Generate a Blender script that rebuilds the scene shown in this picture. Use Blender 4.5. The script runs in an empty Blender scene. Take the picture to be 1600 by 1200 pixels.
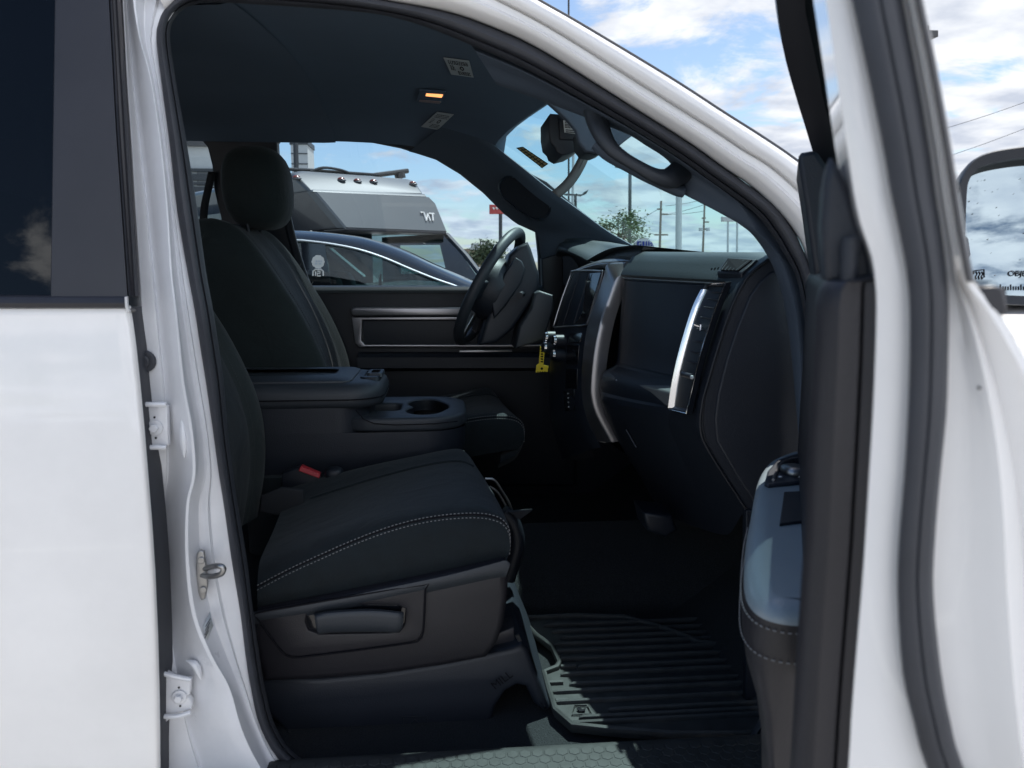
import bpy, bmesh, math, random
from mathutils import Vector, Matrix
R = math.radians
random.seed(7)
SC = bpy.context.scene
COL = SC.collection

# ------------------------------------------------------------------ camera
YAW, PIT, FPX = R(5.0), R(8.53), 1200.0
CAMP = Vector((0, 0, 1.40))
FWD = Vector((math.sin(YAW)*math.cos(PIT), math.cos(YAW)*math.cos(PIT), -math.sin(PIT)))
RT = Vector((math.cos(YAW), -math.sin(YAW), 0))
UP = RT.cross(FWD)
cam = bpy.data.cameras.new('camera')
cam.sensor_width = 9.8
cam.lens = 9.8*0.75
cam.clip_start = 0.02
cam.clip_end = 2000
cam.dof.use_dof = True
cam.dof.focus_distance = 2.3
cam.dof.aperture_fstop = 2.6
co = bpy.data.objects.new('camera', cam)
COL.objects.link(co)
co.location = CAMP
co.rotation_euler = Matrix((RT, UP, -FWD)).transposed().to_euler()
SC.camera = co

# ------------------------------------------------------------------ light
SUND = Vector((0.265, 0.32, 1.0)).normalized()
sun = bpy.data.lights.new('sun', 'SUN')
sun.energy = 4.2
sun.angle = R(0.5)
sun.color = (1.0, 0.95, 0.87)
so = bpy.data.objects.new('sun', sun)
COL.objects.link(so)
so.rotation_euler = (-SUND).to_track_quat('-Z', 'Y').to_euler()
so.location = (3, 3, 12)

wd = bpy.data.worlds.new('World')
SC.world = wd
wd.use_nodes = True
nt = wd.node_tree
nt.nodes.clear()
N = nt.nodes.new
Lk = nt.links.new
wo = N('ShaderNodeOutputWorld'); bg = N('ShaderNodeBackground')
sky = N('ShaderNodeTexSky'); sky.sky_type = 'NISHITA'; sky.sun_disc = False
sky.sun_elevation = math.asin(SUND.z)
sky.sun_rotation = math.atan2(SUND.x, SUND.y)
sky.air_density = 1.0; sky.dust_density = 0.7; sky.ozone_density = 2.0
tc = N('ShaderNodeTexCoord'); sep = N('ShaderNodeSeparateXYZ')
Lk(tc.outputs['Generated'], sep.inputs[0])
def wmath(op, a, b=None, clamp=False):
    m = N('ShaderNodeMath'); m.operation = op; m.use_clamp = clamp
    for i, v in enumerate((a, b)):
        if v is None: continue
        if isinstance(v, (int, float)): m.inputs[i].default_value = v
        else: Lk(v, m.inputs[i])
    return m.outputs[0]
zc = wmath('MAXIMUM', sep.outputs['Z'], 0.0)
zz = wmath('ADD', zc, 0.16)
cx = wmath('DIVIDE', sep.outputs['X'], zz); cy = wmath('DIVIDE', sep.outputs['Y'], zz)
cv = N('ShaderNodeCombineXYZ'); Lk(cx, cv.inputs[0]); Lk(cy, cv.inputs[1]); cv.inputs[2].default_value = 12.1
n1 = N('ShaderNodeTexNoise'); n1.inputs['Scale'].default_value = 2.3; n1.inputs['Detail'].default_value = 9
n1.inputs['Roughness'].default_value = 0.60; n1.inputs['Distortion'].default_value = 0.35
Lk(cv.outputs[0], n1.inputs['Vector'])
# more cloud towards +X (the right of the photo), clear blue to the left
bias = wmath('MULTIPLY', wmath('SUBTRACT', sep.outputs['X'], 0.17), 0.26)
low = wmath('MULTIPLY', wmath('SUBTRACT', 0.30, zc), 0.25)
back = wmath('MULTIPLY', wmath('MAXIMUM', wmath('MULTIPLY', sep.outputs['Y'], -1.0), 0.0), 0.15)
f0 = wmath('ADD', wmath('ADD', wmath('ADD', n1.outputs['Fac'], bias), low), back)
mr = N('ShaderNodeMapRange'); mr.inputs['From Min'].default_value = 0.475; mr.inputs['From Max'].default_value = 0.60
mr.interpolation_type = 'SMOOTHSTEP'
Lk(f0, mr.inputs['Value'])
n2 = N('ShaderNodeTexNoise'); n2.inputs['Scale'].default_value = 5.0; n2.inputs['Detail'].default_value = 8
Lk(cv.outputs[0], n2.inputs['Vector'])
cr_ = N('ShaderNodeValToRGB')
cr_.color_ramp.elements[0].position = 0.35; cr_.color_ramp.elements[0].color = (4.0, 4.35, 5.1, 1)
cr_.color_ramp.elements[1].position = 0.62; cr_.color_ramp.elements[1].color = (6.5, 6.65, 6.9, 1)
Lk(n2.outputs['Fac'], cr_.inputs[0])
mx = N('ShaderNodeMix'); mx.data_type = 'RGBA'
# clouds behind the camera are boosted as added fill light for the white door
fill_boost = N('ShaderNodeMapRange'); fill_boost.inputs['From Min'].default_value = 0.25; fill_boost.inputs['From Max'].default_value = -0.35
fill_boost.inputs['To Min'].default_value = 1.0; fill_boost.inputs['To Max'].default_value = 2.2; fill_boost.interpolation_type = 'SMOOTHSTEP'
Lk(sep.outputs['Y'], fill_boost.inputs['Value'])
vm = N('ShaderNodeVectorMath'); vm.operation = 'SCALE'
Lk(cr_.outputs[0], vm.inputs[0]); Lk(fill_boost.outputs[0], vm.inputs['Scale'])
Lk(mr.outputs[0], mx.inputs['Factor']); Lk(sky.outputs[0], mx.inputs['A']); Lk(vm.outputs[0], mx.inputs['B'])
Lk(mx.outputs['Result'], bg.inputs['Color'])
bg.inputs['Strength'].default_value = 0.088
Lk(bg.outputs[0], wo.inputs[0])

vs = SC.view_settings
vs.view_transform = 'Standard'; vs.look = 'None'; vs.gamma = 1.0
vs.use_curve_mapping = False
vs.exposure = 0.87

# ------------------------------------------------------------------ photo rays -> points in the place
def ray(px, py): return FWD + RT*((px-800)/FPX) + UP*((600-py)/FPX)
def onP(px, py, o, n):
    d = ray(px, py); t = (o-CAMP).dot(n)/d.dot(n)
    return CAMP + d*t
def onY(px, py, y): return onP(px, py, Vector((0, y, 0)), Vector((0, 1, 0)))
def onX(px, py, x): return onP(px, py, Vector((x, 0, 0)), Vector((1, 0, 0)))
def onZ(px, py, z): return onP(px, py, Vector((0, 0, z)), Vector((0, 0, 1)))
def onF(px, py, f, off=0.0):
    y = f(1.3)+off
    for _ in range(14):
        p = onY(px, py, y); y = f(p.z)+off
    return onY(px, py, y)
def f_open(z): return 1.20 + 0.20*max(0, z-1.33)
def f_left(z): return 2.80 - 0.20*max(0, z-1.33)
def f_skin(z): return 1.125 + 0.20*max(0, z-1.35) - 0.03*math.sin(math.pi*min(1, max(0, (1.35-z)/0.8)))
YC = 2.0
def mir(p): return Vector((p.x, 2*YC-p.y, p.z))

# ------------------------------------------------------------------ materials
def mk(name, col, rough=0.5, metal=0.0, coat=0.0, bump=0.0, bscale=600.0, var=0.0, vscale=6.0, spec=0.5, sheen=0.0, rvar=0.0, bdist=0.001, voro=False, wrinkle=0.0):
    m = bpy.data.materials.new(name); m.use_nodes = True
    t = m.node_tree; b = t.nodes['Principled BSDF']
    b.inputs['Base Color'].default_value = (*col, 1)
    b.inputs['Roughness'].default_value = rough
    b.inputs['Metallic'].default_value = metal
    b.inputs['Coat Weight'].default_value = coat
    b.inputs['Coat Roughness'].default_value = 0.04
    b.inputs['Specular IOR Level'].default_value = spec
    b.inputs['Sheen Weight'].default_value = sheen
    tc = t.nodes.new('ShaderNodeTexCoord')
    if var or rvar:
        n = t.nodes.new('ShaderNodeTexNoise'); n.inputs['Scale'].default_value = vscale; n.inputs['Detail'].default_value = 8
        n.inputs['Roughness'].default_value = 0.65
        t.links.new(tc.outputs['Object'], n.inputs['Vector'])
        if var:
            r = t.nodes.new('ShaderNodeValToRGB')
            r.color_ramp.elements[0].position = 0.3; r.color_ramp.elements[1].position = 0.7
            r.color_ramp.elements[0].color = (*[c*(1-var) for c in col], 1)
            r.color_ramp.elements[1].color = (*[min(1, c*(1+var)) for c in col], 1)
            t.links.new(n.outputs['Fac'], r.inputs[0]); t.links.new(r.outputs[0], b.inputs['Base Color'])
        if rvar:
            q = t.nodes.new('ShaderNodeMapRange'); q.inputs['To Min'].default_value = rough-rvar; q.inputs['To Max'].default_value = rough+rvar
            t.links.new(n.outputs['Fac'], q.inputs['Value']); t.links.new(q.outputs[0], b.inputs['Roughness'])
    if bump:
        if voro:
            n = t.nodes.new('ShaderNodeTexVoronoi'); n.inputs['Scale'].default_value = bscale; o = n.outputs['Distance']
        else:
            n = t.nodes.new('ShaderNodeTexNoise'); n.inputs['Scale'].default_value = bscale; n.inputs['Detail'].default_value = 3; o = n.outputs['Fac']
        t.links.new(tc.outputs['Object'], n.inputs['Vector'])
        bp = t.nodes.new('ShaderNodeBump'); bp.inputs['Strength'].default_value = bump; bp.inputs['Distance'].default_value = bdist
        t.links.new(o, bp.inputs['Height']); t.links.new(bp.outputs[0], b.inputs['Normal'])
        if wrinkle:
            w = t.nodes.new('ShaderNodeTexNoise'); w.inputs['Scale'].default_value = 11; w.inputs['Detail'].default_value = 3; w.inputs['Distortion'].default_value = 1.2
            t.links.new(tc.outputs['Object'], w.inputs['Vector'])
            b2 = t.nodes.new('ShaderNodeBump'); b2.inputs['Strength'].default_value = wrinkle; b2.inputs['Distance'].default_value = 0.02
            t.links.new(w.outputs['Fac'], b2.inputs['Height']); t.links.new(b2.outputs[0], bp.inputs['Normal'])
    return m
def glass(name, tint, refl=1.0, rough=0.0):
    m = bpy.data.materials.new(name); m.use_nodes = True
    t = m.node_tree; t.nodes.clear()
    o = t.nodes.new('ShaderNodeOutputMaterial'); mxs = t.nodes.new('ShaderNodeMixShader')
    tr = t.nodes.new('ShaderNodeBsdfTransparent'); tr.inputs[0].default_value = (*tint, 1)
    gl = t.nodes.new('ShaderNodeBsdfGlossy'); gl.inputs['Roughness'].default_value = rough
    fr = t.nodes.new('ShaderNodeFresnel'); fr.inputs[0].default_value = 1.5
    ml = t.nodes.new('ShaderNodeMath'); ml.operation = 'MULTIPLY'; ml.inputs[1].default_value = refl; ml.use_clamp = True
    t.links.new(fr.outputs[0], ml.inputs[0]); t.links.new(ml.outputs[0], mxs.inputs[0])
    t.links.new(tr.outputs[0], mxs.inputs[1]); t.links.new(gl.outputs[0], mxs.inputs[2]); t.links.new(mxs.outputs[0], o.inputs[0])
    return m
def glow(name, col, s):
    m = bpy.data.materials.new(name); m.use_nodes = True
    b = m.node_tree.nodes['Principled BSDF']
    b.inputs['Emission Color'].default_value = (*col, 1); b.inputs['Emission Strength'].default_value = s
    b.inputs['Base Color'].default_value = (*col, 1)
    return m

M = {}
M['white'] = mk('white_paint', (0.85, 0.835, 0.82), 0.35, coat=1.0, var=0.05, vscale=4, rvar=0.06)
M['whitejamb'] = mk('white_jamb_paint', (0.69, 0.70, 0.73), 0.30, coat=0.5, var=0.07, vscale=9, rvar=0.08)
M['trimblack'] = mk('satin_black_trim', (0.027, 0.027, 0.033), 0.42, bump=0.05, bscale=900, var=0.12)
M['rubber'] = mk('rubber_seal', (0.034, 0.037, 0.046), 0.55, bump=0.12, bscale=500, var=0.15, vscale=14)
M['plastic'] = mk('grained_black_plastic', (0.014, 0.018, 0.027), 0.50, bump=0.35, bscale=420, var=0.1, voro=True, bdist=0.0006)
M['pad'] = mk('soft_touch_dash', (0.034, 0.044, 0.050), 0.48, bump=0.4, bscale=380, var=0.08, voro=True, bdist=0.0006)
M['plasticd'] = mk('deep_black_plastic', (0.007, 0.010, 0.017), 0.5, bump=0.25, bscale=420, voro=True, bdist=0.0005)
M['cover'] = mk('warm_black_plastic', (0.014, 0.0135, 0.018), 0.5, bump=0.3, bscale=420, var=0.1, voro=True, bdist=0.0006)
M['armtop'] = mk('armrest_pad_vinyl', (0.22, 0.27, 0.30), 0.33, spec=0.8, bump=0.35, bscale=450, var=0.06, voro=True, bdist=0.0005)  # black vinyl coloured grey, sky sheen on the armrest top put into it
M['pillarcloth'] = mk('pillar_cover_plastic', (0.058, 0.078, 0.108), 0.7, bump=0.2, bscale=700, var=0.05)
M['threadd'] = mk('dark_thread', (0.07, 0.075, 0.075), 0.8)
M['armgrain'] = mk('grained_armrest_vinyl', (0.030, 0.036, 0.045), 0.52, bump=0.4, bscale=450, var=0.06, voro=True, bdist=0.0005)
M['fabric'] = mk('seat_cloth', (0.0045, 0.0100, 0.0140), 0.9, bump=0.9, bscale=420, var=0.22, vscale=26, sheen=0.08, wrinkle=0.22)
M['fabric2'] = mk('seat_bolster_cloth', (0.010, 0.0165, 0.0175), 0.88, bump=0.5, bscale=900, var=0.15, vscale=20, sheen=0.10, wrinkle=0.2)
M['headliner'] = mk('headliner_cloth', (0.098, 0.135, 0.190), 0.95, bump=0.3, bscale=1200, var=0.06, vscale=4)
M['carpet'] = mk('carpet', (0.020, 0.023, 0.026), 1.0, bump=1.0, bscale=480, var=0.5, vscale=300, bdist=0.006)
M['mat'] = mk('rubber_mat', (0.032, 0.034, 0.034), 0.62, bump=0.25, bscale=260, var=0.35, vscale=28, rvar=0.1)
M['silver'] = mk('satin_silver', (0.31, 0.305, 0.32), 0.30, metal=0.85, bump=0.03, bscale=900)
M['chrome'] = mk('chrome', (0.80, 0.80, 0.82), 0.12, metal=1.0, rvar=0.04)
M['liner'] = mk('shelf_liner', (0.095, 0.105, 0.11), 0.7, bump=0.4, bscale=300, var=0.1)  # mid grey stands in for skylight falling on the dash shelf
M['steel'] = mk('zinc_steel', (0.33, 0.33, 0.33), 0.36, metal=1.0, var=0.15, vscale=40, rvar=0.1)
M['gloss'] = mk('gloss_black', (0.006, 0.007, 0.010), 0.08, coat=0.3)
M['red'] = mk('red_plastic', (0.42, 0.02, 0.03), 0.45, bump=0.05)
M['thread'] = mk('pale_thread', (0.20, 0.205, 0.21), 0.8)
M['yellow'] = mk('yellow_card', (0.85, 0.66, 0.03), 0.6, var=0.05)
M['ink'] = mk('black_ink', (0.010, 0.010, 0.013), 0.8, spec=0.1)
M['paper'] = mk('white_paper', (0.60, 0.60, 0.60), 0.8, var=0.05)
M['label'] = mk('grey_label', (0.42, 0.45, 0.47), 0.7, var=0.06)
M['grey'] = mk('grey_webbing', (0.12, 0.12, 0.12), 0.6, var=0.1, bump=0.2, bscale=700)
M['webbing'] = mk('belt_webbing', (0.016, 0.018, 0.022), 0.8, bump=0.3, bscale=700)
M['blue'] = mk('blue_ink', (0.02, 0.04, 0.28), 0.6)
M['lamp'] = glow('lit_lens', (1.0, 0.40, 0.14), 0.9)
M['lamp2'] = mk('lens_plastic', (0.32, 0.25, 0.26), 0.3)
M['glass_ws'] = glass('windshield_glass', (0.68, 0.94, 0.99), 0.3)
M['glass_dr'] = glass('door_glass', (0.64, 0.76, 0.84), 0.7)
M['glass_open'] = glass('open_door_glass', (0.10, 0.14, 0.15), 0.10)
M['glass_tint'] = glass('privacy_glass', (0.07, 0.09, 0.12), 0.9)
M['glass_car'] = glass('car_glass', (0.30, 0.42, 0.42), 1.0)
M['mirror'] = mk('mirror_glass', (0.27, 0.32, 0.35), 0.01, metal=1.0)

# ------------------------------------------------------------------ mesh tools
def crs(pts, m, closed=False):
    """Catmull-Rom through pts, m samples per span (index-uniform)."""
    P = [Vector(p) for p in pts]; n = len(P); out = []
    spans = n if closed else n-1
    for i in range(spans):
        p0 = P[(i-1) % n] if (closed or i > 0) else P[0]*2-P[1]
        p1 = P[i]; p2 = P[(i+1) % n]
        p3 = P[(i+2) % n] if (closed or i+2 < n) else P[n-1]*2-P[n-2]
        for k in range(m):
            t = k/m
            out.append(0.5*((2*p1)+(p2-p0)*t+(2*p0-5*p1+4*p2-p3)*t*t+(3*p1-p0-3*p2+p3)*t**3))
    if not closed: out.append(P[-1].copy())
    return out
def resample(pts, n):
    L = [0]
    for a, b in zip(pts, pts[1:]): L.append(L[-1]+(b-a).length)
    out = []; j = 0
    for k in range(n):
        s = L[-1]*k/(n-1)
        while j < len(L)-2 and L[j+1] < s: j += 1
        t = 0 if L[j+1] == L[j] else (s-L[j])/(L[j+1]-L[j])
        out.append(pts[j].lerp(pts[j+1], t))
    return out

class MB:
    def __init__(s): s.v = []; s.f = []
    def add(s, v, f):
        o = len(s.v); s.v += [Vector(p) for p in v]; s.f += [tuple(i+o for i in q) for q in f]; return s
    def grid(s, rows, cu=False, cv=False):
        """rows: list of equal-length point lists; cu closes along each row, cv closes across rows."""
        nr, nc = len(rows), len(rows[0]); f = []
        for i in range(nr if cv else nr-1):
            for j in range(nc if cu else nc-1):
                a, b = i*nc+j, i*nc+(j+1) % nc
                c, d = ((i+1) % nr)*nc+(j+1) % nc, ((i+1) % nr)*nc+j
                f.append((a, b, c, d))
        return s.add([p for r in rows for p in r], f)
    def surf(s, curves, mu=4, mv=3, cu=False, caps=False):
        rows = [crs(c, mu, cu) for c in curves]
        if mv > 1:
            cols = [crs([r[j] for r in rows], mv) for j in range(len(rows[0]))]
            rows = [[c[i] for c in cols] for i in range(len(cols[0]))]
        s.grid(rows, cu)
        if caps:
            n = len(s.v)-len(rows)*len(rows[0]); m = len(rows[0])
            s.f.append(tuple(n+i for i in reversed(range(m)))); s.f.append(tuple(n+(len(rows)-1)*m+i for i in range(m)))
        return s
    def tube(s, path, r, seg=10, closed=False, cap=True, flat=None):
        P = [Vector(p) for p in path]; n = len(P); rows = []
        up = Vector((0, 0, 1)); prev = None
        for i in range(n):
            a = P[i-1] if (i > 0 or closed) else P[0]; b = P[(i+1) % n] if (i < n-1 or closed) else P[n-1]
            t = (b-a)
            t = t.normalized() if t.length > 1e-9 else Vector((1, 0, 0))
            if prev is None:
                x = t.cross(up)
                if x.length < 1e-3: x = t.cross(Vector((0, 1, 0)))
                x.normalize()
            else:
                x = prev-t*prev.dot(t); x.normalize()
            prev = x; y = t.cross(x)
            rr = r[i] if isinstance(r, (list, tuple)) else r
            ry = rr if flat is None else rr*flat
            rows.append([P[i]+x*rr*math.cos(2*math.pi*k/seg)+y*ry*math.sin(2*math.pi*k/seg) for k in range(seg)])
        o = len(s.v)
        s.grid(rows, cu=True, cv=closed)
        if cap and not closed:
            s.f.append(tuple(o+k for k in reversed(range(seg)))); s.f.append(tuple(o+(n-1)*seg+k for k in range(seg)))
        return s
    def box(s, c, size, mat=None):
        c = Vector(c); h = Vector(size)/2; v = []
        for k in range(8):
            p = Vector(((1 if k & 1 else -1)*h.x, (1 if k & 2 else -1)*h.y, (1 if k & 4 else -1)*h.z))
            v.append(c+(mat @ p if mat else p))
        return s.add(v, [(0, 2, 3, 1), (4, 5, 7, 6), (0, 1, 5, 4), (2, 6, 7, 3), (0, 4, 6, 2), (1, 3, 7, 5)])
    def prism(s, poly, vec):
        vec = Vector(vec); n = len(poly); P = [Vector(p) for p in poly]
        o = len(s.v); s.add(P+[p+vec for p in P], [])
        s.f.append(tuple(o+i for i in range(n))); s.f.append(tuple(o+n+i for i in reversed(range(n))))
        for i in range(n):
            j = (i+1) % n; s.f.append((o+j, o+i, o+n+i, o+n+j))
        return s
    def ball(s, c, r, seg=20, e=1.0):
        """super-ellipsoid, e<1 is boxier"""
        c = Vector(c); rows = []
        sg = lambda x, p: math.copysign(abs(x)**p, x)
        nv = seg//2+1
        for i in range(nv):
            a = -math.pi/2+math.pi*i/(nv-1)
            rows.append([c+Vector((r[0]*sg(math.cos(a), e)*sg(math.cos(2*math.pi*j/seg), e), r[1]*sg(math.cos(a), e)*sg(math.sin(2*math.pi*j/seg), e), r[2]*sg(math.sin(a), e))) for j in range(seg)])
        return s.grid(rows, cu=True)
    def flat(s, outline, o, ex, ey, ez, thick, bevel=0.0, holes=(), res=2):
        """filled 2D outline (u,v) with holes, from plane o to o+ez*thick, rounded edges"""
        cu = bpy.data.curves.new('tmp', 'CURVE'); cu.dimensions = '2D'; cu.fill_mode = 'BOTH'
        for k, poly in enumerate([outline]+list(holes)):
            sp = cu.splines.new('POLY'); sp.points.add(len(poly)-1); sp.use_cyclic_u = True
            for q, p in zip(sp.points, poly): q.co = (p[0], p[1], 0, 1)
        cu.extrude = max(1e-5, thick/2-bevel); cu.bevel_depth = bevel; cu.bevel_resolution = res; cu.offset = -bevel
        v, f = mesh_of(cu)
        o = Vector(o); ex = Vector(ex); ey = Vector(ey); ez = Vector(ez)
        return s.add([o+ex*p.x+ey*p.y+ez*(p.z+thick/2) for p in v], f)
    def flatY(s, pxs, y, thick, bevel=0.0, holes=(), m=1, f=None, closed=True):
        """outline traced in photo pixels, standing in plane Y=y, going back by thick"""
        conv = lambda q: [((onF(a, b, f) if f else onY(a, b, y))) for a, b in q]
        sm = lambda q: [(p.x, p.z) for p in (crs(conv(q), m, True) if m > 1 else conv(q))]
        return s.flat(sm(pxs), (0, y, 0), (1, 0, 0), (0, 0, 1), (0, 1, 0), thick, bevel, [sm(h) for h in holes])
    def text(s, body, size, o, ex, ey, thick=0.0004, align='LEFT'):
        cu = bpy.data.curves.new('tmp', 'FONT'); cu.body = body; cu.size = size; cu.extrude = thick; cu.align_x = align
        v, f = mesh_of(cu); o = Vector(o); ex = Vector(ex).normalized(); ey = Vector(ey).normalized(); ez = ex.cross(ey)
        return s.add([o+ex*p.x+ey*p.y+ez*p.z for p in v], f)
    def warp(s, fn):
        s.v = [fn(p) for p in s.v]; return s
def mesh_of(cu):
    ob = bpy.data.objects.new('tmp', cu); COL.objects.link(ob)
    dg = bpy.context.evaluated_depsgraph_get(); dg.update()
    me = bpy.data.meshes.new_from_object(ob.evaluated_get(dg))
    v = [p.co.copy() for p in me.vertices]; f = [tuple(q.vertices) for q in me.polygons]
    bpy.data.objects.remove(ob); bpy.data.curves.remove(cu); bpy.data.meshes.remove(me)
    return v, f

WORG = {}
def tag(o, label=None, cat=None, group=None, kind=None):
    if label: o['label'] = label
    if cat: o['category'] = cat
    if group: o['group'] = group
    if kind: o['kind'] = kind
    return o
def thing(name, loc, label, cat, group=None):
    o = bpy.data.objects.new(name, None); COL.objects.link(o)
    o.location = loc; o.empty_display_size = 0.2; WORG[o.name] = Vector(loc)
    return tag(o, label, cat, group)
def obj(name, mb, mat, parent=None, bevel=0.0, sub=0, solid=0.0, angle=40, smooth=True, label=None, seg=2):
    me = bpy.data.meshes.new(name)
    lo = [min(p[i] for p in mb.v) for i in range(3)]; hi = [max(p[i] for p in mb.v) for i in range(3)]
    c = Vector([(a+b)/2 for a, b in zip(lo, hi)])
    if parent is None: c.z = lo[2]
    me.from_pydata([p-c for p in mb.v], [], mb.f)
    bm = bmesh.new(); bm.from_mesh(me)
    bmesh.ops.remove_doubles(bm, verts=bm.verts, dist=1e-5)
    bmesh.ops.recalc_face_normals(bm, faces=bm.faces)
    bm.to_mesh(me); bm.free()
    if smooth:
        for p in me.polygons: p.use_smooth = True
        me.set_sharp_from_angle(angle=R(angle))
    mats = mat if isinstance(mat, list) else [mat]
    for q in mats: me.materials.append(q)
    o = bpy.data.objects.new(name, me); COL.objects.link(o)
    pw = Vector((0, 0, 0))
    if parent is not None:
        o.parent = parent; pw = WORG[parent.name]
    o.location = c-pw; WORG[o.name] = c
    if solid:
        md = o.modifiers.new('solid', 'SOLIDIFY'); md.thickness = solid; md.offset = 0
    if bevel:
        md = o.modifiers.new('bevel', 'BEVEL'); md.width = bevel; md.segments = seg; md.limit_method = 'ANGLE'; md.angle_limit = R(35)
    if sub:
        md = o.modifiers.new('sub', 'SUBSURF'); md.levels = sub; md.render_levels = sub
    if label: o['label'] = label
    return o
def dashes(mb, path, step=0.007, ln=0.0045, r=0.0009):
    n = max(2, int(sum((b-a).length for a, b in zip(path, path[1:]))/step))
    q = resample(path, n*2)
    for i in range(0, 2*n-1, 2):
        mb.tube([q[i], q[i+1]], r, 5)
    return mb
def rrect(x0, x1, y0, y1, r, n=5):
    out = []
    for cx, cy, a0 in ((x1-r, y0+r, -90), (x1-r, y1-r, 0), (x0+r, y1-r, 90), (x0+r, y0+r, 180)):
        for k in range(n+1):
            a = R(a0+90*k/n); out.append((cx+r*math.cos(a), cy+r*math.sin(a)))
    return out
def tab(t, ys):
    """piecewise-linear lookup of x for each y from {(y,x)}"""
    out = []
    for y in ys:
        for (a, xa), (b, xb) in zip(t, t[1:]):
            if a <= y <= b or (y < t[0][0]) or (b == t[-1][0] and y > b):
                out.append(xa+(xb-xa)*(y-a)/(b-a)); break
    return out
# ================================================================== ground
g = MB().add([(-400, -400, 0), (400, -400, 0), (400, 600, 0), (-400, 600, 0)], [(0, 1, 2, 3)])
M['asphalt'] = mk('concrete_lot', (0.27, 0.262, 0.25), 0.92, bump=0.5, bscale=180, var=0.25, vscale=2.5, bdist=0.004)
tag(obj('ground', g, M['asphalt'], smooth=False), kind='structure')
lines = MB()
M['paint'] = mk('road_paint', (0.62, 0.62, 0.58), 0.8, var=0.2, vscale=15)
for k in range(-6, 7):
    x = k*2.9+1.2
    lines.add([(-3, x+0.25-0.8, 0.004), (2.4, x+0.25-0.8, 0.004), (2.4, x+0.37-0.8, 0.004), (-3, x+0.37-0.8, 0.004)], [(0, 1, 2, 3)])
tag(obj('parking_lines', lines, M['paint'], smooth=False), kind='structure')

# ================================================================== the truck
T = thing('pickup_truck', (0, YC, 0), 'white pickup truck with its front passenger door swung open on a black interior', 'truck')

# ---- opening in the body side, traced on the body-side surface
SEAL_O = [(540, 1262), (447, 1200), (407, 1140), (391, 1075), (383, 1025), (375, 960), (361, 875), (349, 790), (341, 740), (332, 675), (321, 600), (313, 550), (303, 485), (292, 425), (275, 325), (264, 225), (251, 125), (243, 60), (246, 36), (256, 14), (276, -4), (310, -18), (380, -24), (480, -20), (599, 0), (700, 19), (775, 45), (850, 81), (991, 169), (1075, 222), (1131, 262), (1182, 298), (1212, 322), (1236, 354), (1250, 380), (1265, 417), (1275, 457), (1281, 530), (1283, 640), (1278, 800), (1262, 950), (1235, 1080), (1190, 1190), (1120, 1255), (900, 1275), (700, 1275)]
SEAL_I = [(560, 1232), (470, 1185), (433, 1140), (416, 1085), (404, 1015), (395, 950), (385, 868), (371, 785), (364, 737), (356, 675), (350, 600), (343, 550), (333, 485), (322, 425), (308, 325), (292, 225), (277, 140), (267, 75), (266, 48), (272, 30), (285, 16), (303, 8), (340, 4), (480, 12), (587, 22), (662, 41), (737, 71), (830, 112), (975, 193), (1060, 246), (1112, 283), (1162, 319), (1188, 342), (1210, 372), (1224, 395), (1243, 430), (1254, 480), (1261, 540), (1263, 640), (1258, 795), (1242, 935), (1215, 1050), (1170, 1150), (1100, 1215), (900, 1240), (700, 1240)]
def seal_curve(t, off):
    return [onF(SEAL_O[i][0]*(1-t)+SEAL_I[i][0]*t, SEAL_O[i][1]*(1-t)+SEAL_I[i][1]*t, f_open, off) for i in range(len(SEAL_O))]
sl = MB().surf([seal_curve(0.0, 0.012), seal_curve(0.06, -0.006), seal_curve(0.35, -0.014), seal_curve(0.62, -0.006), seal_curve(0.70, 0.004), seal_curve(0.76, 0.000), seal_curve(0.96, 0.012), seal_curve(1.0, 0.03), seal_curve(1.0, 0.075)], mu=4, mv=2, cu=True)
obj('opening_seal', sl, M['rubber'], T)

# ---- painted pillar between the two doors
YS = [-150, -60, 0, 60, 125, 225, 325, 425, 485, 550, 600, 675, 740, 790, 875, 960, 1025, 1075, 1140, 1200, 1290]
xA = [185, 188, 189, 192, 195, 201, 206, 212, 215, 219, 222, 227, 232, 238, 246, 248, 250, 252, 254, 256, 258]
xG = [192, 197, 199, 203, 208, 219, 230, 240, 246, 252, 257, 262, 263, 258, 258, 266, 272, 282, 296, 315, 345]
xR = [205, 206, 208, 218, 235, 250, 260, 266, 273, 279, 284, 297, 301, 291, 290, 300, 325, 353, 371, 400, 460]
xS = [240, 236, 228, 228, 241, 256, 268, 279, 287, 297, 305, 318, 322, 313, 317, 334, 357, 377, 402, 432, 500]
xE = [330, 300, 282, 250, 254, 267, 278, 295, 306, 316, 324, 335, 344, 352, 364, 378, 386, 394, 410, 450, 560]
def pil(xs, off): return [onF(x, y, f_open, (off[i] if isinstance(off, list) else off)) for i, (x, y) in enumerate(zip(xs, YS))]
lerp = lambda a, b, t: [p*(1-t)+q*t for p, q in zip(a, b)]
dip = [1.7*d_ for d_ in [0, 0, 0, 0, 0, 0, 0, 0, 0, 0, 0, .004, .014, .026, .030, .022, .012, .006, .002, 0, 0]]
pb = MB().surf([pil([x-14 for x in xA], 0.03), pil(xA, -0.028), pil(lerp(xA, xG, .45), [-0.034+d*.6 for d in dip]), pil(lerp(xA, xG, .9), [-0.036+d for d in dip]), pil(xG, [-0.030+d for d in dip]), pil(lerp(xG, xR, .5), [-0.042+d*.5 for d in dip]), pil(xR, -0.052), pil(lerp(xR, xS, .35), -0.044), pil(lerp(xR, xS, .8), -0.018), pil(xS, -0.012), pil(lerp(xS, xE, .3), -0.013), pil(lerp(xS, xE, .4), -0.007), pil(xE, 0.000), pil(xE, 0.03)], mu=4, mv=2)
obj('door_jamb', pb, M['whitejamb'], T)
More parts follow.
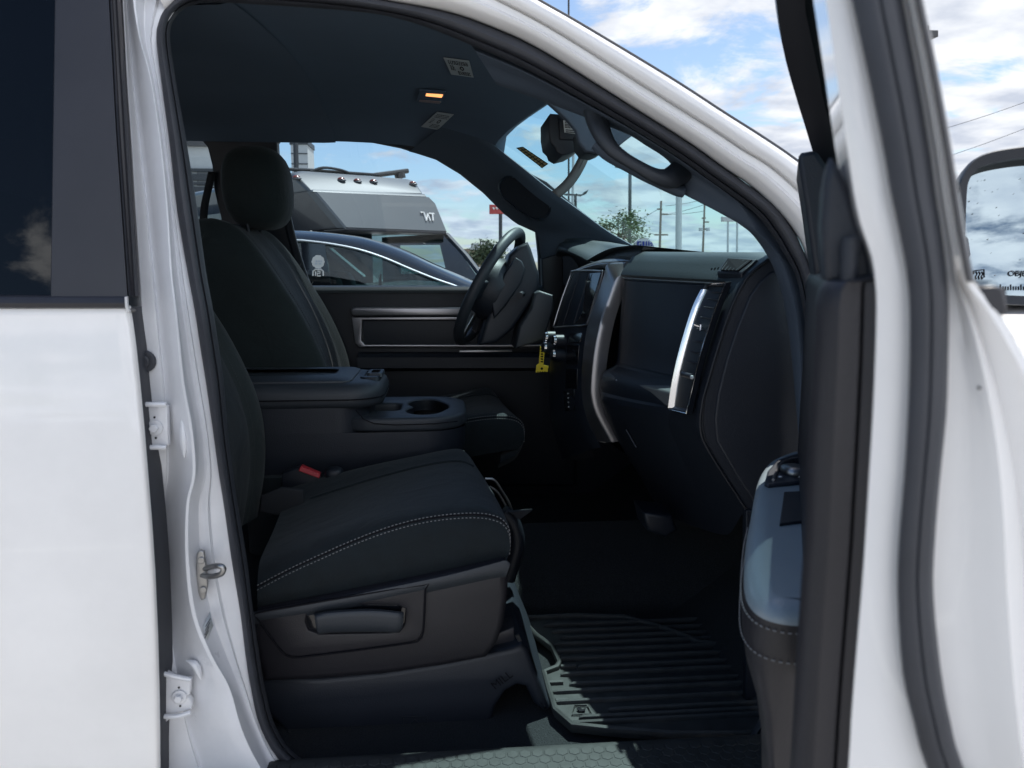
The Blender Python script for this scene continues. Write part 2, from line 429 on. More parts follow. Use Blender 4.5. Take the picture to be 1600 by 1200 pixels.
# plug, pressed ribs, hinges, striker, label on the jamb
def disc(mb, c, r, n=20, dep=0.006, ny=-1):
    c = Vector(c); P = [c+Vector((r*math.cos(2*math.pi*k/n), 0, r*math.sin(2*math.pi*k/n))) for k in range(n)]
    return mb.prism(P, (0, ny*dep, 0))
p = onF(227, 564, f_open, -0.036)
pg = MB(); disc(pg, p, 0.0165, dep=0.007); disc(pg, p+Vector((0, -0.007, 0)), 0.0095, dep=0.004)
obj('jamb_plug', pg, M['rubber'], T, bevel=0.002)
def rib(pxs, r):
    q = crs([onF(a, b, f_open, c) for a, b, c in pxs], 6); n = len(q)
    return MB().tube(q, [r*math.sin(math.pi*(0.06+0.88*i/(n-1))) for i in range(n)], 8)
obj('pressed_rib', rib([(284, 655, -.044), (287, 685, -.046), (288, 715, -.046)], 0.006), M['whitejamb'], T)
obj('pressed_rib', rib([(291, 1032, -.040), (306, 1040, -.045), (314, 1062, -.046)], 0.006), M['whitejamb'], T)
def hinge(px, py, wpx, flip):
    pl = [(px-26, py-34), (px+18, py-34), (px+20, py+28), (px-24, py+30)] if not flip else [(px-26, py-38), (px-10, py-30), (px+10, py-26), (px+17, py-26), (px+16, py-4), (px+12, py), (px+18, py+8), (px+18, py+20), (px-2, py+26), (px-24, py+42)]
    y0 = onF(px, py, f_open, -0.045).y
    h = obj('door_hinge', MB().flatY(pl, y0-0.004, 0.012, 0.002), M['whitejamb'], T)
    for sy in ((-36, 1), (31, 1)):
        e = MB()
        q = [onY(px-28, py+sy[0], y0-0.012), onY(px-4, py+sy[0]+(6 if flip and sy[0] < 0 else 0), y0-0.012), onY(px+17, py+sy[0]+(10 if flip and sy[0] < 0 else -6 if flip else 0), y0-0.009)]
        e.tube(crs(q, 5), 0.0038, 8); obj('hinge_lip', e, M['whitejamb'], h)
    b = MB(); c = onY(px, py, y0-0.004); disc(b, c, 0.0115, 20, 0.004); disc(b, c+Vector((0, -.004, 0)), 0.0065, 6, 0.007)
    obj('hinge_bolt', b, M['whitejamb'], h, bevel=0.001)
    for dz in (.0155, -.0155):
        mk2 = MB(); disc(mk2, c+Vector((0.0, -.001, dz)), 0.0016, 8, 0.001); obj('paint_dot', mk2, M['ink'], h)
hinge(243, 668, 20, False); hinge(281, 1088, 20, True)
# striker
y0 = onF(318, 895, f_open, -0.030).y
st = obj('door_striker', MB().flatY([(307, 866), (312, 860), (318, 862), (322, 885), (324, 915), (320, 936), (314, 938), (309, 925), (306, 895)], y0-0.006, 0.008, 0.0015), M['steel'], T)
lp = crs([onY(314, 898, y0), onY(328, 901, y0-.02), onY(345, 897, y0-.032), onY(349, 888, y0-.034), onY(340, 884, y0-.03), onY(318, 889, y0)], 6)
obj('striker_loop', MB().tube(lp, 0.0043, 10), M['steel'], st)
for q in ((315, 875), (318, 921)):
    b = MB(); disc(b, onY(q[0], q[1], y0-.006), 0.0055, 14, 0.003); obj('striker_screw', b, M['steel'], st, bevel=0.001)
yl = onF(323, 982, f_open, -0.046).y
lb = MB().add([onF(315, 985, f_open, -.047), onF(328, 956, f_open, -.034), onF(333, 978, f_open, -.034), onF(321, 1007, f_open, -.050)], [(0, 1, 2, 3)])
lb = obj('jamb_label', lb, M['label'], T, solid=0.0005)
tx = MB()
for k in range(4):
    a = onF(319+k*0.7, 999-k*6.5, f_open, -.0505); b = onF(326+k*1.0, 985-k*6.3, f_open, -.0425)
    tx.tube([a, b], 0.0008, 4)
obj('label_print', tx, M['ink'], lb)

# ---- rear door: outer panel, belt moulding, pillar trim, glass
DT = [(475, 199.5), (480, 200), (520, 206), (560, 211), (640, 219), (760, 229), (860, 237), (960, 242), (1060, 245.5), (1200, 247), (1420, 248)]
rows = []
ysd = [476, 477, 479, 483, 492, 510, 540, 600, 670, 740, 820, 900, 1000, 1100, 1200, 1300, 1420]
for i, (x, y) in enumerate(zip(tab(DT, ysd), ysd)):
    e = onF(x, y, f_skin, (0.03, 0.012, 0.003, 0, 0)[i] if i < 5 else 0)
    c = onF(x, y, f_skin)
    sx = 0.002*math.exp(-((c.z-0.98)/0.03)**2)
    rows.append([Vector((e.x+dx, e.y+dy, e.z)) for dx, dy in ((-1.05, .004), (-.7, 0), (-.4, -.002), (-.2, -.001), (-.08, 0), (-.02, 0), (-.006, 0), (-.002, .0015), (0, .005), (0, .010), (-.004, .014), (-.02, .016))])
rd = obj('rear_door', MB().grid(rows), M['white'], T)
strip = []
for x, xr, y in zip(tab(DT, ysd[2:]), [215, 215, 216, 218, 221, 224, 228, 233, 241, 247, 251, 253, 256, 257, 258], ysd[2:]):
    a = onF(x-3, y, f_skin, 0.012); b = onF(xr, y, f_skin, 0.030)
    strip.append([a, a.lerp(b, .4)+Vector((0, -.006, 0)), b+Vector((0, -.006, 0)), b+Vector((.001, .002, 0)), b+Vector((0, .05, 0))])
obj('door_edge_seal', MB().grid(strip), M['rubber'], rd)
bl = MB()
rws = []
for y, o in ((484, .006), (480, -.006), (474, -.010), (467, -.009), (463, -.005), (461, .006), (461, .03)):
    rws.append([onF(x, y+ (0 if x > 0 else 0), f_skin, o) for x in (-260, -100, 50, 150, 196, 199)])
obj('belt_moulding', bl.grid(rws), M['trimblack'], rd)
cl = MB().flatY([(194, 464), (198, 463), (199, 479), (203, 487), (199, 489), (195, 480)], onF(197, 475, f_skin, -.014).y, 0.006, 0.0012)
obj('belt_end_clip', cl, M['paper'], rd)
eb = MB().ball(onF(206, 485, f_skin, 0.008), (0.006, 0.005, 0.003), 10); obj('seal_end', eb, M['grey'], rd)
YU = [-190, -100, 0, 100, 200, 300, 400, 463]
xl = tab([(-190, 92), (0, 87), (463, 80)], YU); xr_ = tab([(-190, 160), (0, 170), (200, 181), (463, 199)], YU); xm = tab([(-190, 180), (0, 189), (463, 217)], YU)
up = lambda xs, off, d=0: [onF(x+d, y, f_skin, off) for x, y in zip(xs, YU)]
obj('pillar_trim', MB().surf([up(xl, .006, -1), up(xl, -.004), up(lerp(xl, xr_, .5), -.005), up(xr_, -.004), up(xr_, .004, 1)], 3, 1), M['trimblack'], rd)
obj('door_frame_edge', MB().surf([up(xr_, .004, 1), up(xr_, -.004, 2), up(xr_, -.006, 4), up(xr_, .000, 7), up(lerp(xr_, xm, .55), .002), up(lerp(xr_, xm, .7), -.002), up(xm, .006), up(xm, .022, 0), up(xm, .06)], 3, 1), M['trimblack'], rd)
gp = MB().surf([up([-420]*8, .008), up([-200]*8, .007), up([0]*8, .006), up([x+4 for x in xl], .006)], 3, 1)
obj('window_glass', gp, M['glass_tint'], rd)

# ---- roof rail / windshield pillar outside
RO = [(260, 18), (310, -18), (480, -20), (599, 0), (700, 19), (775, 45), (850, 81), (991, 169), (1075, 222), (1131, 262), (1182, 298), (1236, 354), (1265, 417), (1281, 530), (1283, 640)]
RC = [(222, -55), (300, -80), (490, -78), (620, -55), (725, -22), (800, 12), (878, 55), (1018, 143), (1103, 196), (1160, 234), (1213, 268), (1280, 335), (1320, 410), (1345, 530), (1350, 640)]
RS = [(205, -140), (300, -165), (505, -155), (650, -108), (757, -55), (832, -4), (905, 38), (1045, 122), (1130, 177), (1190, 215), (1244, 252), (1330, 318), (1400, 400), (1430, 530), (1430, 640)]
def rail(a, b, t, off): return [onF(p[0]*(1-t)+q[0]*t, p[1]*(1-t)+q[1]*t, f_open, off) for p, q in zip(a, b)]
SIL = rail(RS, RS, 0, -.040)
rr = MB().surf([rail(RO, RC, -.04, .03), rail(RO, RC, 0, .004), rail(RO, RC, .06, -.008), rail(RO, RC, .35, -.026), rail(RO, RC, .62, -.034), rail(RO, RC, .72, -.028), rail(RO, RC, .95, -.030), rail(RC, RS, .0, -.026), rail(RC, RS, .07, -.030), rail(RC, RS, .16, -.040), rail(RC, RS, .5, -.047), rail(RC, RS, .8, -.048), rail(RC, RS, .95, -.045), SIL, [p+Vector((0, .03, -.002)) for p in SIL]], mu=5, mv=2)
obj('roof_rail', rr, M['white'], T)
obj('windshield_moulding', MB().tube(crs(SIL[2:], 5), 0.0042, 8), M['rubber'], T)
# roof skin across the cab
e = SIL[:5]
rf = []
for p in [Vector((-1.7, e[0].y, e[0].z-.02))]+e[1:]:
    q = mir(p); k = 0.03
    rf.append([p.lerp(q, s)+Vector((0.16*math.sin(math.pi*s)*(1 if p.x > -.3 else max(0, 1+(p.x+.3))), 0, 0.055*math.sin(math.pi*s))) for s in [i/10 for i in range(11)]])
obj('roof', MB().grid(rf), M['white'], T)
# windshield
ws = []
for p in crs(SIL[4:14], 3):
    p = p+Vector((0, .05, 0)); q = mir(p)+Vector((-.02, .12, 0)); h = (1.9-p.z)
    ws.append([p.lerp(q, s)+Vector(((0.16+0.12*h)*math.sin(math.pi*s), 0, 0.045*math.sin(math.pi*s))) for s in [i/12 for i in range(13)]])
WS = obj('windshield', MB().grid(ws), M['glass_ws'], T)
def on_ws(px, py):
    """point of the windshield surface behind a pixel (triangle search)"""
    from mathutils.geometry import intersect_ray_tri
    d = ray(px, py); best = None
    for a in range(len(ws)-1):
        for b in range(12):
            for tri in ((ws[a][b], ws[a][b+1], ws[a+1][b+1]), (ws[a][b], ws[a+1][b+1], ws[a+1][b])):
                h = intersect_ray_tri(*tri, d, CAMP, True)
                if h is not None and (best is None or (h-CAMP).length < (best-CAMP).length): best = h
    return best

# ---- headliner
he = [onF(a, b, f_open, .03) for a, b in ((303, 8), (340, 4), (480, 12), (587, 22), (662, 41), (737, 71), (790, 94), (838, 116))]
he = [Vector((-1.65, he[0].y, he[0].z)), Vector((-.8, he[0].y, he[0].z))]+he
hl = []
for p in he:
    q = mir(p); b = max(0, min(1, (p.x+.45)/.6))
    hl.append([p.lerp(q, s)+Vector((0.15*b*math.sin(math.pi*s)**2, 0, (0.055+0.08*b)*max(0, math.sin(math.pi*s))**0.45)) for s in [i/16 for i in range(17)]])
HL = obj('headliner', MB().grid([crs([r[j] for r in hl], 3) for j in range(17)]), M['headliner'], T)
hdr = hl[-1]
# header trim: rolls the headliner's front edge up to the windshield
obj('header_trim', MB().grid([hdr, [p+Vector((.025, 0, .012)) for p in hdr], [p+Vector((.05, 0, .05)) for p in hdr]]), M['headliner'], T)

# ---- far side of the cab: wall with two window holes, driver door panel
H1 = [(432, 222), (440, 212), (460, 209), (505, 210), (550, 214), (625, 229), (681, 247), (719, 270), (756, 300), (790, 334), (812, 350), (838, 362), (842, 400), (843, 449), (485, 449), (473, 420), (462, 385), (450, 335), (440, 290), (434, 255)]
H2 = [(200, 215), (260, 208), (289, 207), (310, 213), (324, 230), (331, 258), (334, 295), (339, 318), (345, 340), (346, 366), (338, 400), (338, 449), (215, 449), (195, 330)]
hole = lambda q: [(p.x, p.z) for p in [onF(a, b, f_left) for a, b in q]]
lw = MB().flat([(-1.9, .48), (1.25, .48), (1.25, 1.30), (.95, 1.36), (.70, 1.44), (.36, 1.70), (.15, 1.80), (-.2, 1.87), (-1.9, 1.89)], (0, 0, 0), (1, 0, 0), (0, 0, 1), (0, 1, 0), .05, 0.006, [hole(H1), hole(H2)])
lw.warp(lambda p: Vector((p.x, p.y+f_left(p.z), p.z)))
obj('cab_side_wall', lw, M['plastic'], T)
gl = MB()
for hh in (H1, H2):
    pts = [onF(a, b, f_left, .03) for a, b in hh]
    cx_ = sum((p for p in pts), Vector())/len(pts)
    big = [cx_+(p-cx_)*1.06 for p in pts]
    gl.add(big, [tuple(range(len(big)))])
obj('side_glass', gl, M['glass_dr'], T, smooth=False)
dd = MB().flatY([(380, 452), (486, 451), (600, 450), (850, 450), (900, 470), (900, 760), (380, 760)], 2.735, 0.06, 0.012)
DD = obj('driver_door', dd, M['plasticd'], T)
c = [onY(x, 451, 2.73) for x in (478, 560, 700, 850)]
obj('sill_cap', MB().grid([[p+Vector((0, .06, .006)) for p in c], [p+Vector((0, .03, .010)) for p in c], [p+Vector((0, .004, .004)) for p in c], [p+Vector((0, -.004, -.006)) for p in c], [p+Vector((0, -.002, -.016)) for p in c]]), M['pad'], DD)
t1 = MB().flatY([(548, 482), (556, 480), (760, 480), (760, 494), (552, 494), (547, 488)], 2.705, 0.03, 0.006); obj('trim_bar', t1, M['silver'], DD)
t2 = MB().flatY([(549, 495), (860, 495), (860, 543), (562, 543), (554, 537)], 2.712, 0.03, 0.003, holes=[[(566, 500), (852, 500), (852, 538.5), (570, 538.5), (565, 532)]])
obj('trim_frame', t2, M['silver'], DD)
obj('trim_inset', MB().flatY([(567, 501), (852, 501), (852, 538), (570, 538)], 2.722, 0.02, 0.002), M['plastic'], DD)
ar = [onY(x, 553, 2.70) for x in (560, 640, 760, 860)]
obj('door_armrest', MB().grid([[p+Vector((0, .05, .004)) for p in ar], [p+Vector((0, -.02, .002)) for p in ar], [p+Vector((0, -.04, -.008)) for p in ar], [p+Vector((0, -.04, -.045)) for p in ar], [p+Vector((0, .05, -.07)) for p in ar]]), M['plastic'], DD)
obj('switch_bezel', MB().flatY([(718, 548), (800, 547), (800, 550), (718, 551)], 2.655, 0.01, 0.001), M['silver'], DD)
bp_ = MB().surf([[onF(a, b, f_left, -.03) for a, b in q] for q in ([(427, 300), (440, 335), (455, 390), (470, 450)], [(437, 292), (447, 330), (461, 385), (478, 448)], [(446, 300), (454, 335), (466, 385), (486, 448)])], 4, 2)
obj('pillar_guide', bp_, M['plastic'], T, solid=.012)
# driver belt hanging in the rear window
bw = [onY(a, b, 2.70) for a, b in ((331, 268), (325, 295), (319, 325), (317, 365), (319, 420), (330, 480))]
bw = crs(bw, 5); obj('belt_strap', MB().grid([[p+Vector((-.012, 0, 0)) for p in bw], [p+Vector((.012, 0.006, 0)) for p in bw]]), M['webbing'], T, solid=.002)

# ---- driver-side windshield pillar trim with its pocket handle
W_ = [(640, 236), (681, 248), (719, 270), (756, 300), (790, 334), (812, 351), (838, 363), (846, 405), (850, 450)]
V_ = [(700, 190), (757, 217), (793, 244), (826, 270), (855, 293), (905, 329), (950, 362), (1000, 391), (1040, 420)]
yw = lambda q, off: [onF(a, b, f_left, off) for a, b in q]
def yv(q, d): return [onF(a, b, f_left, -.16+d) for a, b in q]
mid = [((a[0]+b[0])/2, (a[1]+b[1])/2) for a, b in zip(W_, V_)]
q1 = [(a[0]*.75+b[0]*.25, a[1]*.75+b[1]*.25) for a, b in zip(W_, V_)]
q3 = [(a[0]*.25+b[0]*.75, a[1]*.25+b[1]*.75) for a, b in zip(W_, V_)]
AP = obj('pillar_cover', MB().surf([yw(W_, .03), yw(W_, -.004), yw(q1, -.055), yw(mid, -.10), yw(q3, -.135), yv(V_, 0), yv(V_, .05)], 4, 3), M['pillarcloth'], T)
ov = []
for k in range(28):
    a = 2*math.pi*k/28; u = 45*math.copysign(abs(math.cos(a))**.8, math.cos(a)); v = 21*math.copysign(abs(math.sin(a))**.8, math.sin(a)); th = R(36)
    ov.append((820+u*math.cos(th)-v*math.sin(th), 309+u*math.sin(th)+v*math.cos(th)))
yo = [onF(a, b, f_left, -.128) for a, b in ov]; cc = sum(yo, Vector())/28
obj('pocket_rim', MB().grid([[cc+(p-cc)*1.05+Vector((0, .02, 0)) for p in yo], [cc+(p-cc)*1.03+Vector((0, -.002, 0)) for p in yo], [cc+(p-cc)*1.0 for p in yo], [cc+(p-cc)*.96+Vector((0, .004, 0)) for p in yo], [cc+(p-cc)*.5+Vector((0, .010, 0)) for p in yo], [cc+(p-cc)*.02+Vector((0, .012, 0)) for p in yo]], cu=True), M['plasticd'], AP)
obj('pocket', MB().grid([[cc+(p-cc)*.955+Vector((0, -.001, 0)) for p in yo], [cc+(p-cc)*.02+Vector((0, .000, 0)) for p in yo]], cu=True), M['ink'], AP)

# ---- passenger-side windshield pillar trim, grab handle, visor
PI_ = [SEAL_I[i] for i in range(26, 40)]
PV = [(775, 130), (857, 160), (940, 193), (985, 212), (1012, 229), (1040, 247), (1056, 265), (1064, 300), (1109, 320), (1139, 332), (1166, 350), (1190, 376), (1208, 401), (1225, 425)]
m1 = [((a[0]+b[0])/2, (a[1]+b[1])/2) for a, b in zip(PI_, PV)]
PC = obj('pillar_cover', MB().surf([[onF(a, b, f_open, .05) for a, b in PI_], [onF(a, b, f_open, .045) for a, b in [(p[0]*.8+q[0]*.2, p[1]*.8+q[1]*.2) for p, q in zip(PI_, PV)]], [onF(a, b, f_open, .07) for a, b in m1], [onF(a, b, f_open, .105) for a, b in PV], [onF(a, b, f_open, .16) for a, b in PV]], 4, 3), M['pillarcloth'], T)
low = MB().surf([[onF(a, b, f_open, .10) for a, b in ((985, 262), (1007, 277), (1030, 288), (1056, 301), (1109, 321), (1140, 334))], [onF(a, b, f_open, .085) for a, b in ((985, 250), (1007, 262), (1030, 272), (1058, 280), (1105, 305), (1140, 325))]], 4, 1)
hp = [(930, 172, .08), (934, 190, .075), (941, 210, .065), (955, 231, .058), (975, 247, .055), (1000, 262, .054), (1022, 274, .056), (1041, 279, .064), (1054, 275, .078), (1066, 266, .095)]
hc = crs([onF(a, b, f_open, c) for a, b, c in hp], 5); n = len(hc)
obj('grab_handle', MB().tube(hc, [0.0165+0.005*math.cos(2*math.pi*i/(n-1)) for i in range(n)], 14, flat=0.8), M['armgrain'], T)
lowp = crs([onF(a, b, f_open, .095) for a, b in ((930, 225), (950, 243), (985, 262), (1007, 274), (1030, 285), (1056, 297), (1068, 300))], 5)
obj('handle_base', MB().tube(lowp, 0.014, 12, flat=.7), M['pillarcloth'], T)
vis = MB().flatY([(800, 112), (856, 160), (874, 176), (887, 188), (900, 204), (905, 222), (916, 236), (940, 240), (956, 238), (975, 222), (988, 212), (930, 165), (860, 120)], 1.52, 0.02, 0.004); 
SV = obj('sun_visor', vis, M['pillarcloth'], T)
obj('visor_panel', MB().prism([Vector((.17, 1.58, 1.80)), Vector((.22, 1.90, 1.865)), Vector((.45, 1.88, 1.79)), Vector((.47, 1.58, 1.73))], (0, 0, .014)), M['pillarcloth'], SV, bevel=.006)  # mostly unseen slab, added to keep sun off the passenger cushion
vh = MB().flatY([(906, 205), (925, 212), (942, 238), (932, 242), (916, 239), (908, 228)], 1.78, 0.10, 0.008); obj('visor_bracket', vh, M['plastic'], SV)

# ---- rear-view mirror, strap, stickers
rm = MB().flatY([(857, 181), (860, 177), (873, 178), (885, 181), (900, 184), (914, 200), (917, 217), (909, 231), (895, 239), (879, 243), (870, 238), (867, 230), (860, 223), (857, 205)], 1.93, 0.16, 0.005)
RV = obj('rear_view_mirror', rm, M['plastic'], T)
obj('mirror_seam', MB().flatY([(872, 184), (900, 187), (911, 202), (912, 218), (894, 219), (875, 218)], 1.924, 0.02, 0.004), M['plasticd'], RV)
a = onY(905, 205, 2.0); b = on_ws(925, 185) or a+Vector((.1, 0, .06))
obj('mirror_arm', MB().tube([a, a.lerp(b, .5)+Vector((0, 0, .01)), b], .012, 10), M['plasticd'], RV)
lbm = MB().flatY([(880, 188), (887, 188), (899, 203), (899, 209), (882, 207)], 1.921, 0.002, 0.0003); obj('mirror_label', lbm, M['paper'], RV)
tx = MB()
for yy, xa, xb in ((191, 883, 888), (194, 883, 890), (196.5, 883, 892.5), (199, 883, 894.5), (203, 884, 897.5), (206, 884, 898)):
    for k in range(int((xb-xa)/2)):
        tx.tube([onY(xa+k*2.1, yy+k*.15, 1.9195), onY(xa+k*2.1+1.5, yy+k*.15+.1, 1.9195)], .0013, 4)
obj('label_print', tx, M['ink'], RV)

# dome light and visor warning labels on the headliner
def on_grid(px, py, G):
    from mathutils.geometry import intersect_ray_tri
    d = ray(px, py); best = None
    for i in range(len(G)-1):
        for j in range(len(G[0])-1):
            for tri in ((G[i][j], G[i][j+1], G[i+1][j+1]), (G[i][j], G[i+1][j+1], G[i+1][j])):
                h = intersect_ray_tri(*tri, d, CAMP, True)
                if h is not None and (best is None or (h-CAMP).length < (best-CAMP).length): best = h
    return best
def hpatch(px4, off, thick):
    P = [on_grid(a, b, hl) or onZ(a, b, 1.86) for a, b in px4]
    dn = Vector((0, 0, -1))
    return MB().prism([p+dn*off for p in P], (0, 0, -thick)), P
def lab(px4):
    mb, P = hpatch(px4, .001, .0012); L = obj('warning_label', mb, M['label'], HL)
    t = MB(); dn = Vector((0, 0, -.0028))
    ptq = lambda u, v: P[0].lerp(P[1], u).lerp(P[3].lerp(P[2], u), v)+dn
    for (u0, u1, vs_) in ((.12, .9, (.12, .2, .28)), (.12, .3, (.4, .48, .56, .64)), (.38, .9, (.72, .8, .88))):
        for v in vs_:
            u = u0
            while u < u1-.03:
                w = random.uniform(.04, .1); t.tube([ptq(u, v), ptq(min(u+w, u1), v)], .0011, 4); u += w+.025
    for s in range(10):
        a = 2*math.pi*s/10; t.tube([ptq(.60+.07*math.cos(a), .5+.1*math.sin(a)), ptq(.60+.07*math.cos(a+.6), .5+.1*math.sin(a+.6))], .0012, 4)
    obj('label_print', t, M['ink'], L)
lab([(693, 89), (733, 94), (740, 120), (705, 115)]); lab([(683, 174), (709, 178), (684, 202), (658, 197)])
mb, P = hpatch([(655, 138), (697, 141), (690, 159), (650, 155)], .0, .006); DL = obj('dome_light', mb, M['headliner'], T, bevel=.002)
mb, P = hpatch([(666, 141.5), (692, 144), (690, 148), (665, 145.5)], .0062, .002); obj('lit_lens', mb, M['lamp'], DL)
mb, P = hpatch([(656, 151.5), (689, 155), (687, 158), (654, 154.5)], .0062, .002); obj('lens', mb, M['lamp2'], DL)
# ================================================================== dashboard
Lp = [(1003, 386), (990, 398), (974, 420), (968, 430), (968, 434), (963, 470), (957, 520), (956, 562), (955, 571), (945, 578), (938, 588), (934, 625), (958, 680), (1000, 742), (1030, 800)]
Rp = [(1175, 386), (1160, 400), (1134, 430), (1124, 438), (1124, 443), (1106, 480), (1084, 540), (1072, 590), (1069, 598), (1062, 604), (1054, 618), (1048, 645), (1068, 700), (1105, 770), (1140, 840)]
dep = [0, 0, 0, 0, .010, .014, .016, .014, .012, 0, 0, 0, 0, 0, 0]
YL, YR = 1.86, 1.44
Lc = [onY(a, b, YL)+Vector((d, 0, 0)) for (a, b), d in zip(Lp, dep)]
Rc = [onY(a, b, YR)+Vector((d, 0, 0)) for (a, b), d in zip(Rp, dep)]
Ep = [(1212, 398), (1200, 406), (1176, 424), (1160, 445), (1155, 455), (1140, 487), (1119, 552), (1108, 590), (1105, 600), (1101, 612), (1097, 630), (1094, 667), (1102, 695), (1133, 746), (1165, 795)]
Ec = [onY(a, b, 1.345) for a, b in Ep]
Ey = [onY(a, b, 1.335)+Vector((.004, 0, 0)) for a, b in Ep]
farL = Vector((1.05, YL, 1.40)); farR = Vector((1.0, YR, 1.40)); farE = Vector((.80, 1.345, 1.40))
cols = []
def dl(t):
    out = []
    for a, b in zip([farL]+Lc, [farR]+Rc):
        p = a.lerp(b, t); p.x -= 0.012*math.sin(math.pi*t); out.append(p)
    return out
R2 = [p.lerp(q, .45)+Vector((-.003, 0, 0)) for p, q in zip([farR]+Rc, [farE]+Ec)]
allc = [dl(t/6) for t in range(7)]+[R2, [farE]+Ec, [farE]+Ey]
DASH = obj('dashboard', MB().grid([c[:6] for c in allc]), M['pad'], T, sub=1, angle=50)
obj('dash_lower', MB().grid([c[5:] for c in allc]), M['plasticd'], DASH, sub=1, angle=50)
br = [[onY(a, b, y) for a, b, y in t] for t in (((930, 409, 2.20), (950, 398, 2.1), (972, 390, 2.0), (1006, 386, 1.855)), ((931, 413, 2.20), (950, 409, 2.08), (972, 407, 1.97), (1001, 411, 1.855)))]
obj('dash_bridge', MB().surf([[Vector((1.05, p.y, 1.40)) for p in br[0]], [p+Vector((.02, 0, .001)) for p in br[0]], br[0], br[0] and [a.lerp(b, .5)+Vector((-.006, 0, .002)) for a, b in zip(*br)], br[1], [p+Vector((.03, 0, -.01)) for p in br[1]]], 4, 2), M['pad'], DASH)
obj('dash_core', MB().box((.80, 2.08, 1.345), (.50, 1.42, .07)), M['plasticd'], DASH)  # unseen box added to stop sunlight leaking in below the dash top
# lower part of the dash is harder, darker plastic: glovebox doors as panels proud of the body
def dpt(u, v, off=0):
    """u 0..1 from bezel to vent, v index along the profile"""
    i = int(min(v, len(Lc)-1.001)); t = v-i
    p = Lc[i].lerp(Lc[i+1], t).lerp(Rc[i].lerp(Rc[i+1], t), u)
    return p+Vector((-off-0.012*math.sin(math.pi*u), -off*.4, 0))
def dpanel(u0, u1, vs_, off, mat, name, par, us=8):
    g = []
    for k, v in enumerate(vs_):
        row = []
        for j in range(us+1):
            u = u0+(u1-u0)*j/us
            edge = (k in (0, len(vs_)-1)) or j in (0, us)
            row.append(dpt(u, v, -.004 if edge else off))
        g.append(row)
    return obj(name, MB().grid(g), mat, par, angle=30)
dpanel(-.01, 1.0, [4.05, 4.12, 4.5, 5, 5.5, 6, 6.5, 7, 7.25, 7.4], .004, M['plastic'], 'upper_glovebox', DASH)
obj('pad_edge', MB().tube([dpt(u/10, 3.98, .001) for u in range(11)], .0013, 6), M['armtop'], DASH)  # pale bead drawn in as the sheen along the pad edge
lg = dpanel(.03, .97, [10.6, 10.75, 11, 11.5, 12, 12.5, 13, 13.2], .004, M['plasticd'], 'lower_glovebox', DASH)
# shelf with its notch
def lb3(u): return onY(951, 572, 1.858).lerp(onY(1069, 597, 1.440), u)+Vector((.02, 0, .003))
def lf3(u): return onY(941, 588, 1.845).lerp(onY(1054, 618, 1.428), u)+Vector((-.004, 0, 0))
def slab(u0, u1, dz): 
    P = [lb3(u0), lb3(u1), lf3(u1), lf3(u0)]
    return MB().prism([p+Vector((0, 0, dz)) for p in P], (.004, 0, -.03))
for u0, u1 in ((.02, .24), (.52, .985)): obj('dash_shelf', slab(u0, u1, .004), M['liner'], DASH, bevel=.004)
obj('shelf_notch', slab(.24, .52, -.010), M['plasticd'], DASH, bevel=.002)
obj('latch_tab', MB().prism([lf3(.25)+Vector((0, 0, .002)), lf3(.37)+Vector((0, 0, -.003)), lb3(.31)+Vector((-.004, 0, -.002)), lb3(.25)+Vector((-.006, 0, .003))], (0, 0, -.006)), M['label'], DASH, bevel=.001)  # pale wedge painted in for the sunlit patch at the notch, no real tab
hd = MB().tube([dpt(.42, 11.7, .008), dpt(.46, 12.15, .010), dpt(.465, 12.1, .004)], .002, 6); obj('glovebox_pull', hd, M['plastic'], DASH)
# end cap: ridge line and raised panel
endo = [(1212, 398), (1200, 406), (1176, 424), (1160, 445), (1140, 487), (1119, 552), (1105, 600), (1097, 630), (1094, 667), (1102, 695), (1133, 746), (1165, 795), (1215, 870), (1300, 870), (1300, 398)]
EC = obj('dash_end_cap', MB().flatY(endo, 1.336, .05, .004), M['plastic'], DASH)
endi = [(1225, 420), (1205, 425), (1188, 440), (1172, 462), (1152, 512), (1136, 560), (1122, 615), (1117, 655), (1120, 690), (1150, 742), (1180, 788), (1215, 840), (1300, 840), (1300, 420)]
obj('access_panel', MB().flatY(endi, 1.331, .012, .004), M['plastic'], EC)
gq = [onY(a, b, 1.335) for a, b in endo[:12]]
obj('edge_bead', MB().tube(crs(gq, 4), .0028, 8), M['plasticd'], EC)

